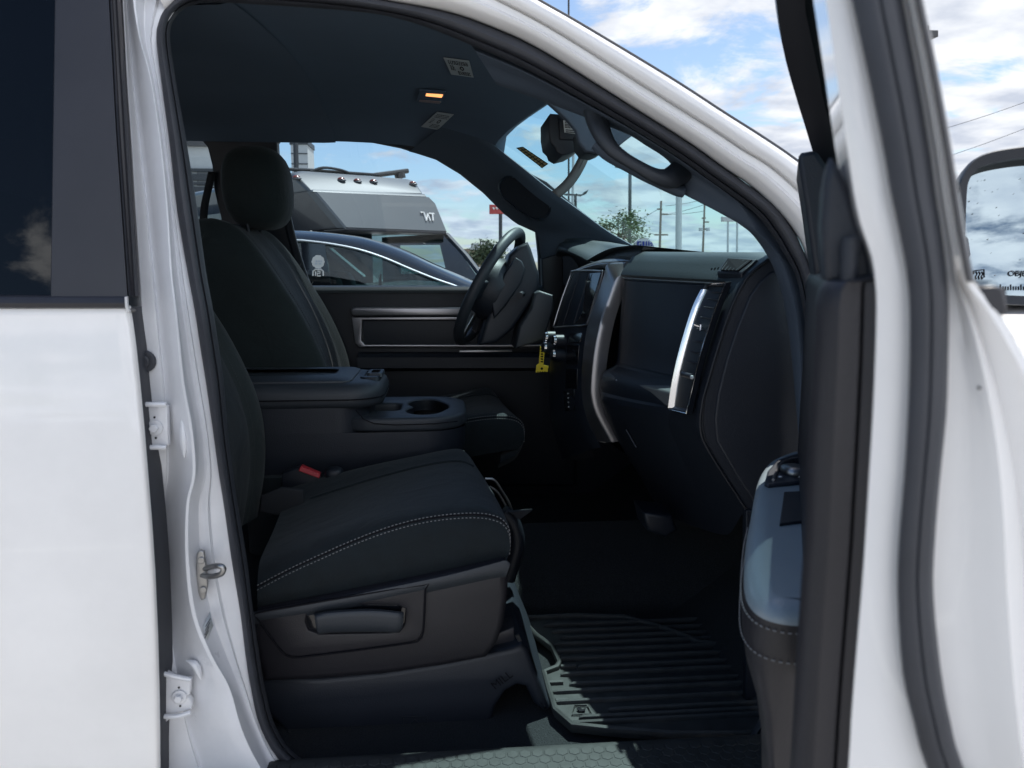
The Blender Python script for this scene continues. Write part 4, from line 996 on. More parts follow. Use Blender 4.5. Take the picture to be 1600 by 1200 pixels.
obj('lid_seam', MB().tube(planring(-.75, xn+.0015, Y0c-.0015, Y1c+.0015, .085, zb+.024), .0016, 6, closed=True), M['ink'], AL)
xq = (xp+xn)/2
LT = obj('lid_latch', stack([planring(xp+.012, xn-.012, 1.93, 2.08, .018, zt-.006), planring(xp+.014, xn-.014, 1.935, 2.075, .018, zt+.004), planring(xp+.022, xn-.022, 1.95, 2.06, .012, zt+.005)]), M['plasticd'], AL)
obj('latch_tab', stack([planring(xq-.01, xn-.006, 1.96, 2.05, .008, zt), planring(xq-.008, xn-.008, 1.965, 2.045, .008, zt+.010), planring(xq, xn-.016, 1.975, 2.035, .004, zt+.010)]), M['armgrain'], LT)
xf = onY(728, 660, Y0c+.05).x
zc_ = onY(690, 652, Y0c).z
hole = []
for k in range(48):
    a = 2*math.pi*k/48; r = .040+.075*abs(math.sin(a))**1.4+.045*max(0, math.cos(a))**6
    hole.append((xf-.105+r*math.cos(a)*.72, 2.005+r*math.sin(a)))
h2 = rrect(xn-.06, xn+.035, 1.95, 2.06, .02)
body = stack([planring(-.62, xf-.03, Y0c+.015, Y1c-.015, .09, .90), planring(-.62, xf-.006, Y0c+.004, Y1c-.004, .10, .93), planring(-.62, xf, Y0c, Y1c, .10, .96), planring(-.62, xf, Y0c, Y1c, .10, zc_-.035)])
CB = obj('console_body', body, M['plastic'], T)
obj('bin_wall', stack([planring(-.64, xn-.035, Y0c+.004, Y1c-.004, .08, zc_-.06), planring(-.64, xn-.035, Y0c+.004, Y1c-.004, .08, zb+.004)]), M['plastic'], CB)
obj('console_seat', stack([planring(-.50, xf-.02, Y0c+.01, Y1c-.01, .06, .70), planring(-.50, xf+.02, Y0c-.005, Y1c+.005, .08, .80), planring(-.50, xf, Y0c, Y1c, .08, .90), planring(-.48, xf-.05, Y0c+.03, Y1c-.03, .08, .91)]), M['fabric'], T)
tray = MB().flat(rrect(xn-.12, xf+.003, Y0c-.002, Y1c+.002, .10, 8), (0, 0, zc_-.034), (1, 0, 0), (0, 1, 0), (0, 0, 1), .034, .008, [hole, h2])
obj('cup_holder_tray', tray, M['armgrain'], CB)
obj('cup_well', stack([[Vector((p[0], p[1], zc_-.004)) for p in hole], [Vector((p[0], p[1], zc_-.032)) for p in hole]]), M['plasticd'], CB)
obj('tray_seam', MB().tube([onY(a, b, Y0c-.003) for a, b in ((556, 641), (568, 655), (585, 662), (620, 664), (680, 662), (715, 658))], .0014, 6), M['ink'], CB)

# yellow key tag hanging below the ignition
KT = MB().flatY([(844, 541), (852, 542), (849, 570), (857, 572), (856, 581), (837, 582), (838, 571), (842, 568)], 2.22, .0015, .0003)
kp = obj('key_tag', KT, M['yellow'], None)
tag(kp, 'small yellow L-shaped paper tag with black print hanging under the steering column', 'key tag')
ktm = MB()
for k in range(6): ktm.tube([onY(845, 545+k*4, 2.218), onY(848.5, 545.3+k*4, 2.218)], .0022, 5)
ktm.ball(onY(846.5, 576, 2.218), (.004, .001, .004), 8)
for k in range(4): ktm.tube([onY(839.5+k*3.6, 581, 2.218), onY(841.5+k*3.6, 581, 2.218)], .0010, 4)
obj('tag_print', ktm, M['ink'], kp)

# strap hanging from the mirror
stp = [onY(a, b, y) for a, b, y in ((921, 208, 2.0), (919, 222, 2.0), (914, 240, 2.0), (906, 258, 2.0), (896, 275, 2.0), (884, 290, 2.0), (868, 304, 2.0))]
stp = crs(stp, 5)
HS = obj('hanging_strap', MB().grid([[p+Vector((-.010, 0, .007)) for p in stp], [p+Vector((0, -.004, 0)) for p in stp], [p+Vector((.011, 0, -.008)) for p in stp]]), M['grey'], None, solid=.002)
tag(HS, 'curved grey strap hanging down from the rear-view mirror', 'strap')
obj('strap_ridge', MB().tube([p+Vector((.003, -.0045, .002)) for p in stp[:18]], .0012, 5), M['trimblack'], HS)
# windshield sticker
w4 = [on_ws(a, b) for a, b in ((806, 231), (817, 229), (857, 256), (847, 263))]
if all(w4):
    inn = [p+(CAMP-p).normalized()*.004 for p in w4]
    SK = obj('glass_sticker', MB().prism(inn, (CAMP-inn[0]).normalized()*-.001), M['ink'], WS)
    u = inn[1]-inn[0]; t = MB()
    f4 = lambda a, b: inn[0].lerp(inn[3], a).lerp(inn[1].lerp(inn[2], a), b)+(CAMP-inn[0]).normalized()*.001
    for k in range(8):
        t.add([f4(.04+k*.12, .10), f4(.13+k*.12, .10), f4(.13+k*.12, .42), f4(.04+k*.12, .42)], [(0, 1, 2, 3)])
        t.add([f4(.04+k*.12, .55), f4(.13+k*.12, .55), f4(.13+k*.12, .88), f4(.04+k*.12, .88)], [(0, 1, 2, 3)])
    M['tan'] = mk('tan_print', (.45, .30, .12), .7); obj('sticker_print', t, M['tan'], SK, smooth=False)
# paper standing in the corner of the windshield
pp = [onY(a, b-3, 1.9) for a, b in ((996, 394), (991, 382), (998, 376), (1010, 375), (1019, 381), (1024, 392))]
PPR = obj('dash_paper', MB().prism(pp, (0, .004, 0)), M['paper'], None)
tag(PPR, 'small white card with blue letters standing on the dashboard against the windshield', 'card')
bt = MB()
for (x, y, w, h) in ((996, 382, 6, 2), (996, 384, 2, 5), (1000, 386, 2, 3), (1004, 382, 3, 7), (1009, 382, 2, 7), (1013, 382, 2, 7), (1016, 384, 3, 2), (1017, 387, 3, 2)):
    P = [onY(a, b-5, 1.897) for a, b in ((x, y), (x+w, y), (x+w, y+h), (x, y+h))]; bt.prism(P, (0, .001, 0))
obj('card_letters', bt, M['blue'], PPR, smooth=False)

# ================================================================== open passenger door
rt2 = Vector((math.cos(YAW), -math.sin(YAW), 0)); fd2 = Vector((math.sin(YAW), math.cos(YAW), 0))
HG = rt2*.46+fd2*1.20; TR = rt2*.161+fd2*.36
dd_ = (TR-HG); LD = dd_.length; dd_.normalize()
nn = Vector((-dd_.y, dd_.x, 0))
if nn.dot(rt2) < 0: nn = -nn
def D(s, w, z): return Vector((HG.x, HG.y, 0))+dd_*s+nn*w+Vector((0, 0, z))
def onD(px, py, s): return onP(px, py, D(s, 0, 0), dd_)
KY = [-330, -200, -100, 0, 80, 160, 240, 300, 350, 400, 440, 480, 560, 650, 750, 850, 930, 1050, 1130, 1200, 1400]
xW = tab([(-330, 1230), (-100, 1275), (0, 1290), (80, 1302), (160, 1313), (240, 1325), (300, 1334), (350, 1345), (400, 1362), (440, 1368), (480, 1370), (560, 1368), (650, 1364), (750, 1358), (850, 1352), (930, 1346), (1050, 1336), (1130, 1330), (1200, 1326), (1400, 1308)], KY)
xS1 = tab([(-330, 1262), (-100, 1312), (0, 1331), (80, 1348), (160, 1365), (240, 1381), (300, 1391), (350, 1402), (400, 1412), (440, 1418), (480, 1421), (560, 1421), (650, 1418), (750, 1412), (850, 1404), (930, 1402), (1050, 1410), (1130, 1428), (1200, 1448), (1400, 1530)], KY)
xS2 = tab([(-330, 1342), (-100, 1393), (0, 1410), (80, 1425), (160, 1440), (240, 1453), (300, 1461), (350, 1469), (400, 1476), (440, 1480), (480, 1482), (560, 1481), (650, 1478), (750, 1468), (850, 1460), (930, 1458), (1050, 1470), (1130, 1485), (1200, 1505), (1400, 1590)], KY)
xO1 = tab([(-330, 1360), (-100, 1415), (0, 1432), (80, 1449), (160, 1464), (240, 1478), (300, 1487), (350, 1495), (400, 1504), (440, 1512), (480, 1545), (560, 1594), (650, 1640), (750, 1680), (850, 1705), (930, 1715), (1050, 1720), (1400, 1720)], KY)
col = lambda xs, ds, dx=0: [onD(x+dx, y, LD+(ds if not isinstance(ds, tuple) else (ds[0] if y < 440 else ds[1]))) for x, y in zip(xs, KY)]
mixc = lambda a, b, t: [p*(1-t)+q*t for p, q in zip(a, b)]
wcol = col(xW, 0); ocol = col(xO1, .004)
DR = thing  # placeholder name kept out of the scene
end = MB().surf([[p-dd_*.07 for p in wcol], [p-dd_*.004 for p in wcol], wcol, col(mixc(xW, xS1, .5), .002), col(xS1, .0, 4)], 2, 1)
end.surf([col(xS2, -.002, -4), col(mixc(xS2, xO1, .25), .000), col(mixc(xS2, xO1, .45), (.004, .006)), col(mixc(xS2, xO1, .56), (.005, -.004)), col(mixc(xS2, xO1, .85), .003), ocol, [p+nn*.004-dd_*.006 for p in ocol], [p+nn*.006-dd_*.05 for p in ocol]], 2, 2)
FD = obj('front_door', end, M['white'], T)
sl2 = MB().surf([col(xS1, .000), col(xS1, .010, 3), col(mixc(xS1, xS2, .3), .0125), col(mixc(xS1, xS2, .5), .0125), col(mixc(xS1, xS2, .56), .0115), col(mixc(xS1, xS2, .62), .0125), col(mixc(xS1, xS2, .85), .0105), col(mixc(xS1, xS2, .95), .006), col(xS2, .001, 0), col(xS2, -.004, 1)], 3, 2)
obj('door_weatherstrip', sl2, M['rubber'], FD)
# outer skin below the belt, running to the hinge
zbelt = 1.345
osk = []
for i, p in enumerate(ocol):
    if KY[i] < 440: continue
    q = p+nn*.006-dd_*.05
    osk.append([p+nn*.004-dd_*.006]+[q-dd_*(LD-.02)*k/4 for k in range(5)])
obj('door_skin', MB().grid(osk), M['white'], FD)
obj('dirt_speck', MB().ball(onD(1530, 606, LD+.004), (.0009, .0009, .0007), 8), M['ink'], FD)
# dark outer edge of the window frame and belt end
NU = 11
oe = [[onD(x+d, y, LD+s) for x, y in list(zip(xO1, KY))[:NU]] for d, s in ((-2, .006), (3, .010), (9, .008), (11, -.004))]+[[onD(x+11, y, LD-.004)-dd_*.05 for x, y in list(zip(xO1, KY))[:NU]]]
obj('frame_edge_trim', MB().surf(oe, 3, 1), M['trimblack'], FD)
be = [onD(a, b, LD+.004) for a, b in ((1528, 448), (1560, 446), (1570, 452), (1576, 488), (1562, 494), (1545, 484), (1536, 470))]
obj('belt_end_cap', MB().prism(be, -dd_*.05), M['trimblack'], FD, bevel=.003)
obj('outer_belt_strip', MB().prism([onD(1534, 450, LD-.04), onD(1572, 450, LD-.04), onD(1572, 488, LD-.04), onD(1545, 484, LD-.04)], -dd_*(LD-.12)), M['trimblack'], FD)
# inside of the trailing window frame, top frame, leading frame
def frame_s(z): 
    return tab([(1.30, .03), (1.42, .10), (1.52, .17), (1.60, .25), (1.66, .35), (1.73, .47), (1.80, .62), (1.83, .70), (1.86, .80)], [z])[0]
def wz(z): return .016-.40*max(-.03, min(z-1.55, .12))-.15*max(0, z-1.67)
fp = [D(frame_s(z), wz(z), z) for z in (1.505, 1.53, 1.555, 1.58, 1.61, 1.66, 1.72, 1.78, 1.82, 1.845, 1.855)]
LE = wcol[0]
fp.append(Vector((LE.x, LE.y, 1.87))-dd_*.03)
fpc = crs(fp, 4)
def fsec(p, i):
    t = (fpc[min(i+1, len(fpc)-1)]-fpc[max(i-1, 0)]).normalized(); b = t.cross(nn).normalized()
    return [p+nn*u+b*v for u, v in ((-.022, -.020), (-.026, 0), (-.022, .020), (-.008, .026), (.010, .026), (.017, .020), (.019, 0), (.017, -.020), (.008, -.024), (-.008, -.024))]
obj('window_frame', MB().grid([fsec(p, i) for i, p in enumerate(fpc)], cu=True), M['trimblack'], FD)
gw = []
for z in (1.34, 1.42, 1.48, 1.54, 1.60, 1.66, 1.72, 1.78, 1.84):
    a = D(frame_s(z), wz(z), z); b = D(LD-.03, .012-.15*(z-1.35), z); gw.append([a, a.lerp(b, .5)+nn*.006, b])
obj('door_glass', MB().grid(gw), M['glass_open'], FD)
tf = [(1296, 240), (1312, 262), (1326, 296), (1340, 342), (1352, 378), (1362, 398), (1368, 442), (1290, 442), (1284, 350), (1288, 285)]
obj('frame_cover', MB().prism([onD(a, b, LD-.02) for a, b in tf], -dd_*.06), M['plastic'], FD, bevel=.004)
sp_ = [(1246, 243), (1252, 238), (1275, 234), (1294, 262), (1304, 445), (1277, 452), (1268, 395), (1258, 320)]
obj('mirror_sail_cover', MB().prism([onD(a, b, .30) for a, b in sp_], -dd_*.22), M['plastic'], FD, bevel=.006)
k0 = onD(1326, 452, LD-.012); k1 = onD(1330, 368, LD-.012)
obj('lock_knob', MB().tube([k0, k0.lerp(k1, .8), k0.lerp(k1, .96), k1], [.0035, .0045, .0042, .002], 12), M['plastic'], FD)
# inner trim panel: end section, face and top
xT = tab([(440, 1296), (452, 1284), (480, 1278), (560, 1275), (650, 1270), (750, 1266), (850, 1262), (930, 1256), (1050, 1248), (1200, 1240), (1400, 1226)], [440, 446, 455, 480, 560, 650, 750, 850, 930, 1050, 1130, 1200, 1400])
KT_ = [440, 446, 455, 480, 560, 650, 750, 850, 930, 1050, 1130, 1200, 1400]
xWt = tab(list(zip(KY, xW)), KT_)
tr = []
for i, y in enumerate(KT_):
    a = onD(xT[i], y, LD-.012); w = onD(xWt[i]+1, max(y, 441), LD-.004)
    g1 = onD(xT[i]*.28+xWt[i]*.72, max(y, 441), LD-.006); g2 = onD(xT[i]*.25+xWt[i]*.75, max(y, 441), LD-.010); g3 = onD(xT[i]*.21+xWt[i]*.79, max(y, 441), LD-.006)
    a2 = a+nn*.005+dd_*.006
    tr.append([w-dd_*.02, w, g3, g2, g1, a.lerp(g1, .5)+dd_*.006, a2, a-dd_*.004, a-dd_*.02-nn*.001]+[a-dd_*(.02+(LD-.06)*k/5)+nn*.012*min(1, k) for k in range(1, 6)])
top = [p.copy()+Vector((0, 0, -.001)) for p in tr[0]]
DT_ = obj('door_trim', MB().grid(tr), M['cover'], FD)
obj('trim_top', MB().grid([tr[0], [p+nn*.02+Vector((0, 0, .004)) for p in tr[0]], [p+nn*.05 for p in tr[0]]]), M['plastic'], FD)
# armrest
zA = 1.115
ao = [(1262, 700), (1235, 704), (1212, 712), (1196, 724), (1186, 742), (1180, 765), (1174, 800), (1168, 830), (1165, 870), (1166, 905), (1176, 928), (1196, 943), (1225, 951), (1262, 954)]
A0 = [onZ(a, b, zA) for a, b in ao]; ca = sum(A0, Vector())/len(A0)
def aring(z, out, pull=0):
    r = []
    for i, p in enumerate(A0):
        a = A0[max(0, i-1)]; b = A0[min(len(A0)-1, i+1)]; t = (b-a).normalized(); nrm = Vector((t.y, -t.x, 0))
        if nrm.dot(p-ca) < 0: nrm = -nrm
        r.append(Vector((p.x, p.y, z))+nrm*out)
    return crs(r, 3)
far_ = lambda r: [r[0]+nn*.08]+r+[r[-1]+nn*.08]
AR = obj('door_armrest', MB().grid([far_(aring(zA-.014, .001)), far_(aring(zA-.04, .002)), far_(aring(zA-.052, .001)), far_(aring(zA-.075, -.003)), far_(aring(zA-.11, -.014)), far_(aring(zA-.16, -.022)), far_(aring(zA-.30, -.030)), far_(aring(zA-.55, -.034))]), M['cover'], FD)
cr0 = aring(zA+.001, -.022)
tpv = MB(); cc_ = sum(cr0, Vector())/len(cr0)
tpv.grid([aring(zA-.014, .001), aring(zA-.010, .0005), aring(zA-.004, -.003), aring(zA, -.010), cr0, [Vector((p.x, p.y, p.z)).lerp(Vector((D(.5, .03, 0).x, D(.5, .03, 0).y, p.z)), .0)+nn*.09 for p in cr0]])
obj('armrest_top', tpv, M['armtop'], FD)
sti = MB()
for dz in (.020, .047):
    sti = MB(); dashes(sti, aring(zA-dz, .0035)[18:], step=.006, ln=.004, r=.0007); obj('armrest_stitching', sti, M['thread'], FD)
cup = [onZ(a, b, zA+.0045) for a, b in ((1225, 768), (1280, 766), (1270, 812), (1240, 815), (1218, 818), (1222, 790))]
obj('pull_cup', MB().prism(cup, (0, 0, -.004)), M['plasticd'], FD, bevel=.001)
sb = [onZ(a, b, zA+.006) for a, b in ((1275, 706), (1240, 709), (1214, 718), (1199, 735), (1194, 754), (1200, 757), (1275, 750))]
SB = obj('switch_panel', MB().prism(sb, (0, 0, -.006)), M['plastic'], FD, bevel=.003)
sd = [onZ(a, b, zA+.0078) for a, b in ((1275, 714), (1240, 717), (1222, 724), (1212, 740), (1208, 750), (1275, 744))]
obj('switch_bezel', MB().tube(crs(sd[:-1], 4), .0022, 6), M['silver'], FD)
s5 = [onZ(a, b, zA+.0082) for a, b in ((1272, 716), (1240, 719), (1224, 727), (1272, 726))]; obj('switch_recess', MB().prism(s5, (0, 0, -.002)), M['ink'], FD)
obj('window_switch', MB().ball(onZ(1240, 736, zA+.010), (.016, .020, .009), 16, .7), M['steel'], FD)
for a in (1219, 1251): obj('switch_light', MB().ball(onZ(a, 745, zA+.009), (.003, .002, .0015), 8), M['paper'], FD)

# ---- door mirror
MS = .10
mo_ = [(1496, 300), (1502, 276), (1516, 254), (1540, 240), (1580, 232), (1640, 226), (1720, 224), (1752, 240), (1760, 300), (1758, 440), (1745, 466), (1700, 478), (1620, 478), (1540, 474), (1512, 466), (1500, 450), (1494, 390)]
fwd_p = [onD(a, b, MS) for a, b in mo_]; cm = sum(fwd_p, Vector())/len(fwd_p)
P0 = crs(fwd_p, 3, True)
tl_v = (dd_+Vector((0, 0, .12))).normalized()
inner = crs([onD(a, b, MS) for a, b in ((1509, 305), (1514, 280), (1526, 265), (1548, 256), (1590, 248), (1640, 244), (1716, 243), (1738, 256), (1744, 300), (1742, 440), (1728, 456), (1690, 463), (1620, 463), (1545, 459), (1520, 452), (1510, 438), (1507, 390))], 3, True)
SM = obj('side_mirror', MB().grid([[cm-dd_*.10+(p-cm)*.55 for p in P0], [cm-dd_*.09+(p-cm)*.80 for p in P0], [cm-dd_*.05+(p-cm)*.97 for p in P0], [p-dd_*.012 for p in P0], [p+dd_*.004 for p in P0], [cm+(p-cm)*.985+dd_*.008 for p in P0], [p+dd_*.006 for p in inner], [p-dd_*.03 for p in inner]], cu=True), M['plastic'], T)
mg = [p-dd_*(.004+.13*(p.z-cm.z+.02)) for p in inner]
mgm = MB().add(mg, [tuple(range(len(mg)))]); MGO = obj('mirror_glass', mgm, M['mirror'], SM, smooth=False)
ex2 = nn; 
def MX(a, b):
    p = onD(a, b, MS); return p-dd_*(.002+.13*(p.z-cm.z+.02))
tm = MB().text('OBJECTS IN MIRROR ARE', .0100, MX(1573, 431), nn, Vector((0, 0, 1)), .0002); obj('mirror_text', tm, M['ink'], SM)
ic = MB()
for pth in (((1521, 423), (1537, 421), (1537, 433), (1533, 434)), ((1521, 423), (1521, 428))): ic.tube([MX(a, b) for a, b in pth], .0007, 5)
for k in range(3): ic.tube(crs([MX(1524+k*4.5, 424), MX(1526+k*4.5, 428), MX(1523.5+k*4.5, 432), MX(1525+k*4.5, 436)], 4), .0007, 5)
for k in range(40): ic.tube([MX(1562+k*4, 453), MX(1562+k*4, 447 if k % 4 else 444)], .0006, 4)
obj('mirror_marks', ic, M['ink'], SM)
obj('mirror_arm', MB().tube([D(.16, .03, 1.40), D(.14, .12, 1.42), onD(1500, 400, MS-.04)], .03, 12, flat=1.4), M['plastic'], SM)
sp2 = MB()
rnd = random.Random(4)
for k in range(26):
    a, b = rnd.uniform(1515, 1610), rnd.uniform(262, 440); r = rnd.uniform(.0002, .0006)
    sp2.ball(MX(a, b), (r*rnd.uniform(1, 2.5), r*.4, r), 6)
obj('mirror_specks', sp2, M['grey'], SM)

# ---- front fender and hood beyond the door
fn = []
for x in (.74, 1.0, 1.4, 1.8, 2.2, 2.5):
    k = max(0, x-1.8)
    fn.append([Vector((x, y+k*.25, z-k*.10)) for y, z in ((1.16, .60), (1.09, .75), (1.06, .95), (1.055, 1.12), (1.065, 1.22), (1.085, 1.275), (1.12, 1.305), (1.18, 1.325), (1.3, 1.335), (1.6, 1.355), (2.0, 1.365))])
H_ = MB().surf(fn, 3, 1); H_.surf([[mir(p) for p in r] for r in fn], 3, 1)
obj('hood', H_, M['white'], T)
mk_ = MB().flat(rrect(-.03, .03, -.012, .012, .006), (1.02, 1.048, 1.16), (1, 0, 0), (0, 0, 1), (0, 1, 0), .01, .002); obj('fender_badge', mk_, M['trimblack'], T)
obj('cowl', MB().grid([[Vector((x, y, z)) for y in (1.2, 1.6, 2.0, 2.4, 2.8)] for x, z in ((.80, 1.34), (1.0, 1.365), (1.2, 1.35))]), M['plasticd'], T)
# ================================================================== background
def simple(name, mb, mat, label, cat, group=None, **k): return tag(obj(name, mb, mat, None, **k), label, cat, group)
M['vblack'] = mk('black_car_paint', (0.007, 0.008, 0.009), 0.12, coat=0.0, spec=0.16)
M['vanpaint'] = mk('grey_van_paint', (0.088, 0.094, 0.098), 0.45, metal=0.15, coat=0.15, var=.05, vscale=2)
M['vandark'] = mk('dark_van_side', (0.028, 0.032, 0.040), 0.35, metal=.3, coat=.3)  # darker copy of the van grey, shadow on its side put into the colour
M['carglassd'] = mk('dark_glass', (0.008, 0.012, 0.014), 0.04)
M['amber'] = mk('marker_lens', (0.16, 0.03, 0.015), 0.2)
M['concrete'] = mk('grey_stucco', (0.42, 0.42, 0.41), 0.9, var=.08, vscale=1.2, bump=.2, bscale=40)
M['brown'] = mk('brown_stucco', (0.26, 0.19, 0.13), 0.9, var=.1, vscale=1.5)
M['darkmetal'] = mk('dark_painted_steel', (0.03, 0.032, 0.035), 0.5)
M['galv'] = mk('galvanised_steel', (0.42, 0.43, 0.44), 0.5, var=.08)
M['wood'] = mk('weathered_pole_wood', (0.16, 0.12, 0.09), 0.9, var=.3, vscale=8)
M['signred'] = mk('faded_red_sign', (0.42, 0.06, 0.05), 0.6, var=.1)
M['signwhite'] = mk('sign_lettering', (0.7, 0.66, 0.62), 0.6)
M['rail'] = mk('black_roof_rail', (0.02, 0.02, 0.02), 0.4)

# ---- black car parked alongside
Ys, Yr = 4.55, 4.85
cx0 = onY(600, 400, Ys)
CAR = thing('parked_car', (-.6, 5.3, 0), 'black car with a round white sticker and chrome window trim beside the truck', 'car')
RL = [(250, 366), (330, 361), (400, 359), (456, 360), (500, 363), (536, 367), (568, 372), (600, 381), (632, 393), (670, 411), (710, 429), (744, 443), (790, 456)]
DLn = [(250, 392), (330, 383), (400, 378), (460, 377), (480, 378), (520, 383), (560, 391), (600, 404), (640, 421), (680, 437), (706, 446), (740, 458), (780, 470)]
rl = [onY(a, b, Yr) for a, b in RL]; ws_ = [onY(a, b, Ys) for a, b in DLn]
rlm = [Vector((p.x, 10.6-p.y, p.z)) for p in rl]; wsm = [Vector((p.x, 10.6-p.y, p.z)) for p in ws_]
mid_ = [a.lerp(b, .5)+Vector((0, 0, .05)) for a, b in zip(rl, rlm)]
roofc = MB().surf([ws_, [a.lerp(b, .35)+Vector((0, -.02, .012)) for a, b in zip(ws_, rl)], [a.lerp(b, .75)+Vector((0, -.02, .012)) for a, b in zip(ws_, rl)], rl, [p+Vector((0, .10, .006)) for p in rl]], 4, 3)
roofc.surf([wsm, [a.lerp(b, .5)+Vector((0, .02, .012)) for a, b in zip(wsm, rlm)], rlm, [p+Vector((0, -.10, .006)) for p in rlm]], 4, 2)
obj('roof_pillar', roofc, M['vblack'], CAR)
obj('roof_panel', MB().surf([[a.lerp(b, s)+Vector((0, 0, .012*math.sin(math.pi*s))) for a, b in zip(rl[:7], rlm[:7])] for s in (0.05, .3, .5, .7, .95)], 3, 1), M['vblack'], CAR)
obj('windshield', MB().surf([[a.lerp(b, s)+Vector((.015*math.sin(math.pi*s), 0, .008*math.sin(math.pi*s))) for a, b in zip(rl[6:], rlm[6:])] for s in (0.05, .3, .5, .7, .95)], 3, 1), M['glass_car'], CAR)
obj('chrome_trim', MB().tube(crs([p+Vector((0, -.012, .005)) for p in ws_], 4), .013, 8, flat=.5), mk('grey_trim', (.30, .32, .34), .5, metal=.3), CAR)
zb_ = 1.10
for sgn in (0, 1):
    src = ws_ if not sgn else wsm
    gl_ = MB().grid([[p+Vector((0, .01 if not sgn else -.01, 0)) for p in src], [Vector((p.x, p.y+(-.06 if not sgn else .06), min(zb_, p.z))) for p in src]])
    obj('side_window', gl_, M['glass_car'], CAR)
pil_ = MB().prism([onY(a, b, Ys-.015) for a, b in ((470, 379), (508, 382), (520, 480), (478, 480))], (0, .03, 0)); obj('door_pillar', pil_, M['gloss'], CAR)
pil_ = MB().prism([onY(a, b, Ys-.02) for a, b in ((330, 384), (352, 382), (360, 480), (338, 480))], (0, .03, 0)); obj('door_pillar', pil_, M['gloss'], CAR)
bx = MB()
secs = []
for x, h0, w in ((-3.6, .95, .70), (-3.4, 1.08, .86), (-2.4, 1.12, .93), (0, 1.10, .94), (.5, 1.06, .93), (1.2, .98, .88), (1.5, .80, .72)):
    secs.append([Vector((x, 5.3-w, .30)), Vector((x, 5.3-w*1.03, .60)), Vector((x, 5.3-w*1.02, h0-.18)), Vector((x, 5.3-w*.94, h0)), Vector((x, 5.3-w*.5, h0+.05 if x > .2 else h0)), Vector((x, 5.3+w*.5, h0+.05 if x > .2 else h0)), Vector((x, 5.3+w*.94, h0)), Vector((x, 5.3+w*1.02, h0-.18)), Vector((x, 5.3+w*1.03, .60)), Vector((x, 5.3+w, .30))])
obj('lower_body', bx.surf(secs, 2, 2, caps=True), M['vblack'], CAR)
for x in (-2.7, .75):
    for y in (4.42, 6.18):
        w = obj('wheel', MB().tube([(x, y-.1, .34), (x, y+.1, .34)], .34, 24), M['rubber'], CAR, bevel=.03)
        obj('rim', MB().tube([(x, y-.11, .34), (x, y+.11, .34)], .21, 20), M['steel'], w, bevel=.01)
sk = [(497+10.0*math.cos(2*math.pi*k/26)*(1+.05*math.cos(k*2.4)), 409+10.5*math.sin(2*math.pi*k/26)*(1+.05*math.cos(k*2.4))) for k in range(26)]
M['decal'] = mk('pale_decal', (.62, .58, .52), .7)
SKR = obj('round_sticker', MB().flatY(sk, Ys-.024, .003, 0), M['decal'], CAR)
q = MB()
for (a, b, w) in ((493, 407, 3), (497, 407, 3), (501, 407, 2), (492, 411, 4), (498, 411, 4)): q.prism([onY(x, y, Ys-.026) for x, y in ((a, b), (a+w, b), (a+w, b+2.4), (a, b+2.4))], (0, .001, 0))
obj('sticker_print', q, M['label'], SKR)
q = MB()
for pth in (((489, 431), (489, 424), (493, 421), (502, 421), (505, 424), (505, 431)), ((493, 424), (493, 431)), ((496, 424), (500, 424), (500, 427), (496, 427), (496, 431), (501, 431))): q.tube([onY(x, y, Ys-.026) for x, y in pth], .0048, 5)
obj('window_decal', q, M['decal'], CAR)
# seats inside, low mirror on the dash
for y in (4.95, 5.7):
    obj('car_seat', MB().ball((-.75, y, 1.05), (.12, .24, .34), 16, .6), M['plasticd'], CAR)
obj('car_dash', MB().ball((.15, 5.3, 1.05), (.35, .75, .12), 16, .5), M['plasticd'], CAR)
obj('antenna', MB().tube([onY(594, 447, 5.0), onY(594, 440, 5.0), onY(594.5, 428, 5.0)], [.012, .010, .003], 8), M['plasticd'], CAR)

# ---- motorhome
av = R(37); RO_ = Vector((onY(590, 360, 11.5).x, 11.5, 0)); rn = Vector((math.sin(av), -math.cos(av), 0)); re = Vector((math.cos(av), math.sin(av), 0))
def V3(px, py, off=0): return onP(px, py, RO_+rn*off, rn)
RVH = thing('motorhome', RO_, 'grey motorhome with an over-cab bunk and five marker lights behind the black car', 'motorhome')
f4p = [V3(538, 356, 0), V3(490, 299, -.30), V3(670, 308, -.30), V3(680, 318, -.24), V3(698, 362, 0)]
back_ = lambda P, d: [p-rn*d for p in P]
bunk = MB().add([p.lerp(sum(f4p, Vector())/5, .03)+rn*.02 for p in f4p], [(0, 1, 2, 3, 4)]).grid([[p.lerp(sum(f4p, Vector())/5, .03)+rn*.02 for p in f4p], f4p, [p-rn*.10+re*(-.06 if i < 2 else .05) for i, p in enumerate(f4p)]], cu=True)
BKN = obj('bunk', bunk, M['vanpaint'], RVH, angle=25)
f4s = [p-rn*.10+re*(-.06 if i < 2 else .05) for i, p in enumerate(f4p)]
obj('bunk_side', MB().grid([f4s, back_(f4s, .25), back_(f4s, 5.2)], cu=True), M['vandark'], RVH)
cap4 = [V3(485, 301, -.32), V3(458, 272, -.70), V3(470, 267, -.78), V3(640, 280, -.78), V3(650, 283, -.74), V3(664, 304, -.32)]
obj('roof_cap', MB().prism(cap4, -rn*4.6), M['vanpaint'], RVH, bevel=.05)
obj('cap_ledge', MB().prism([V3(488, 300, -.28), V3(488, 296, -.34), V3(664, 303, -.34), V3(668, 308, -.28)], -rn*.1), M['vanpaint'], RVH, bevel=.015)
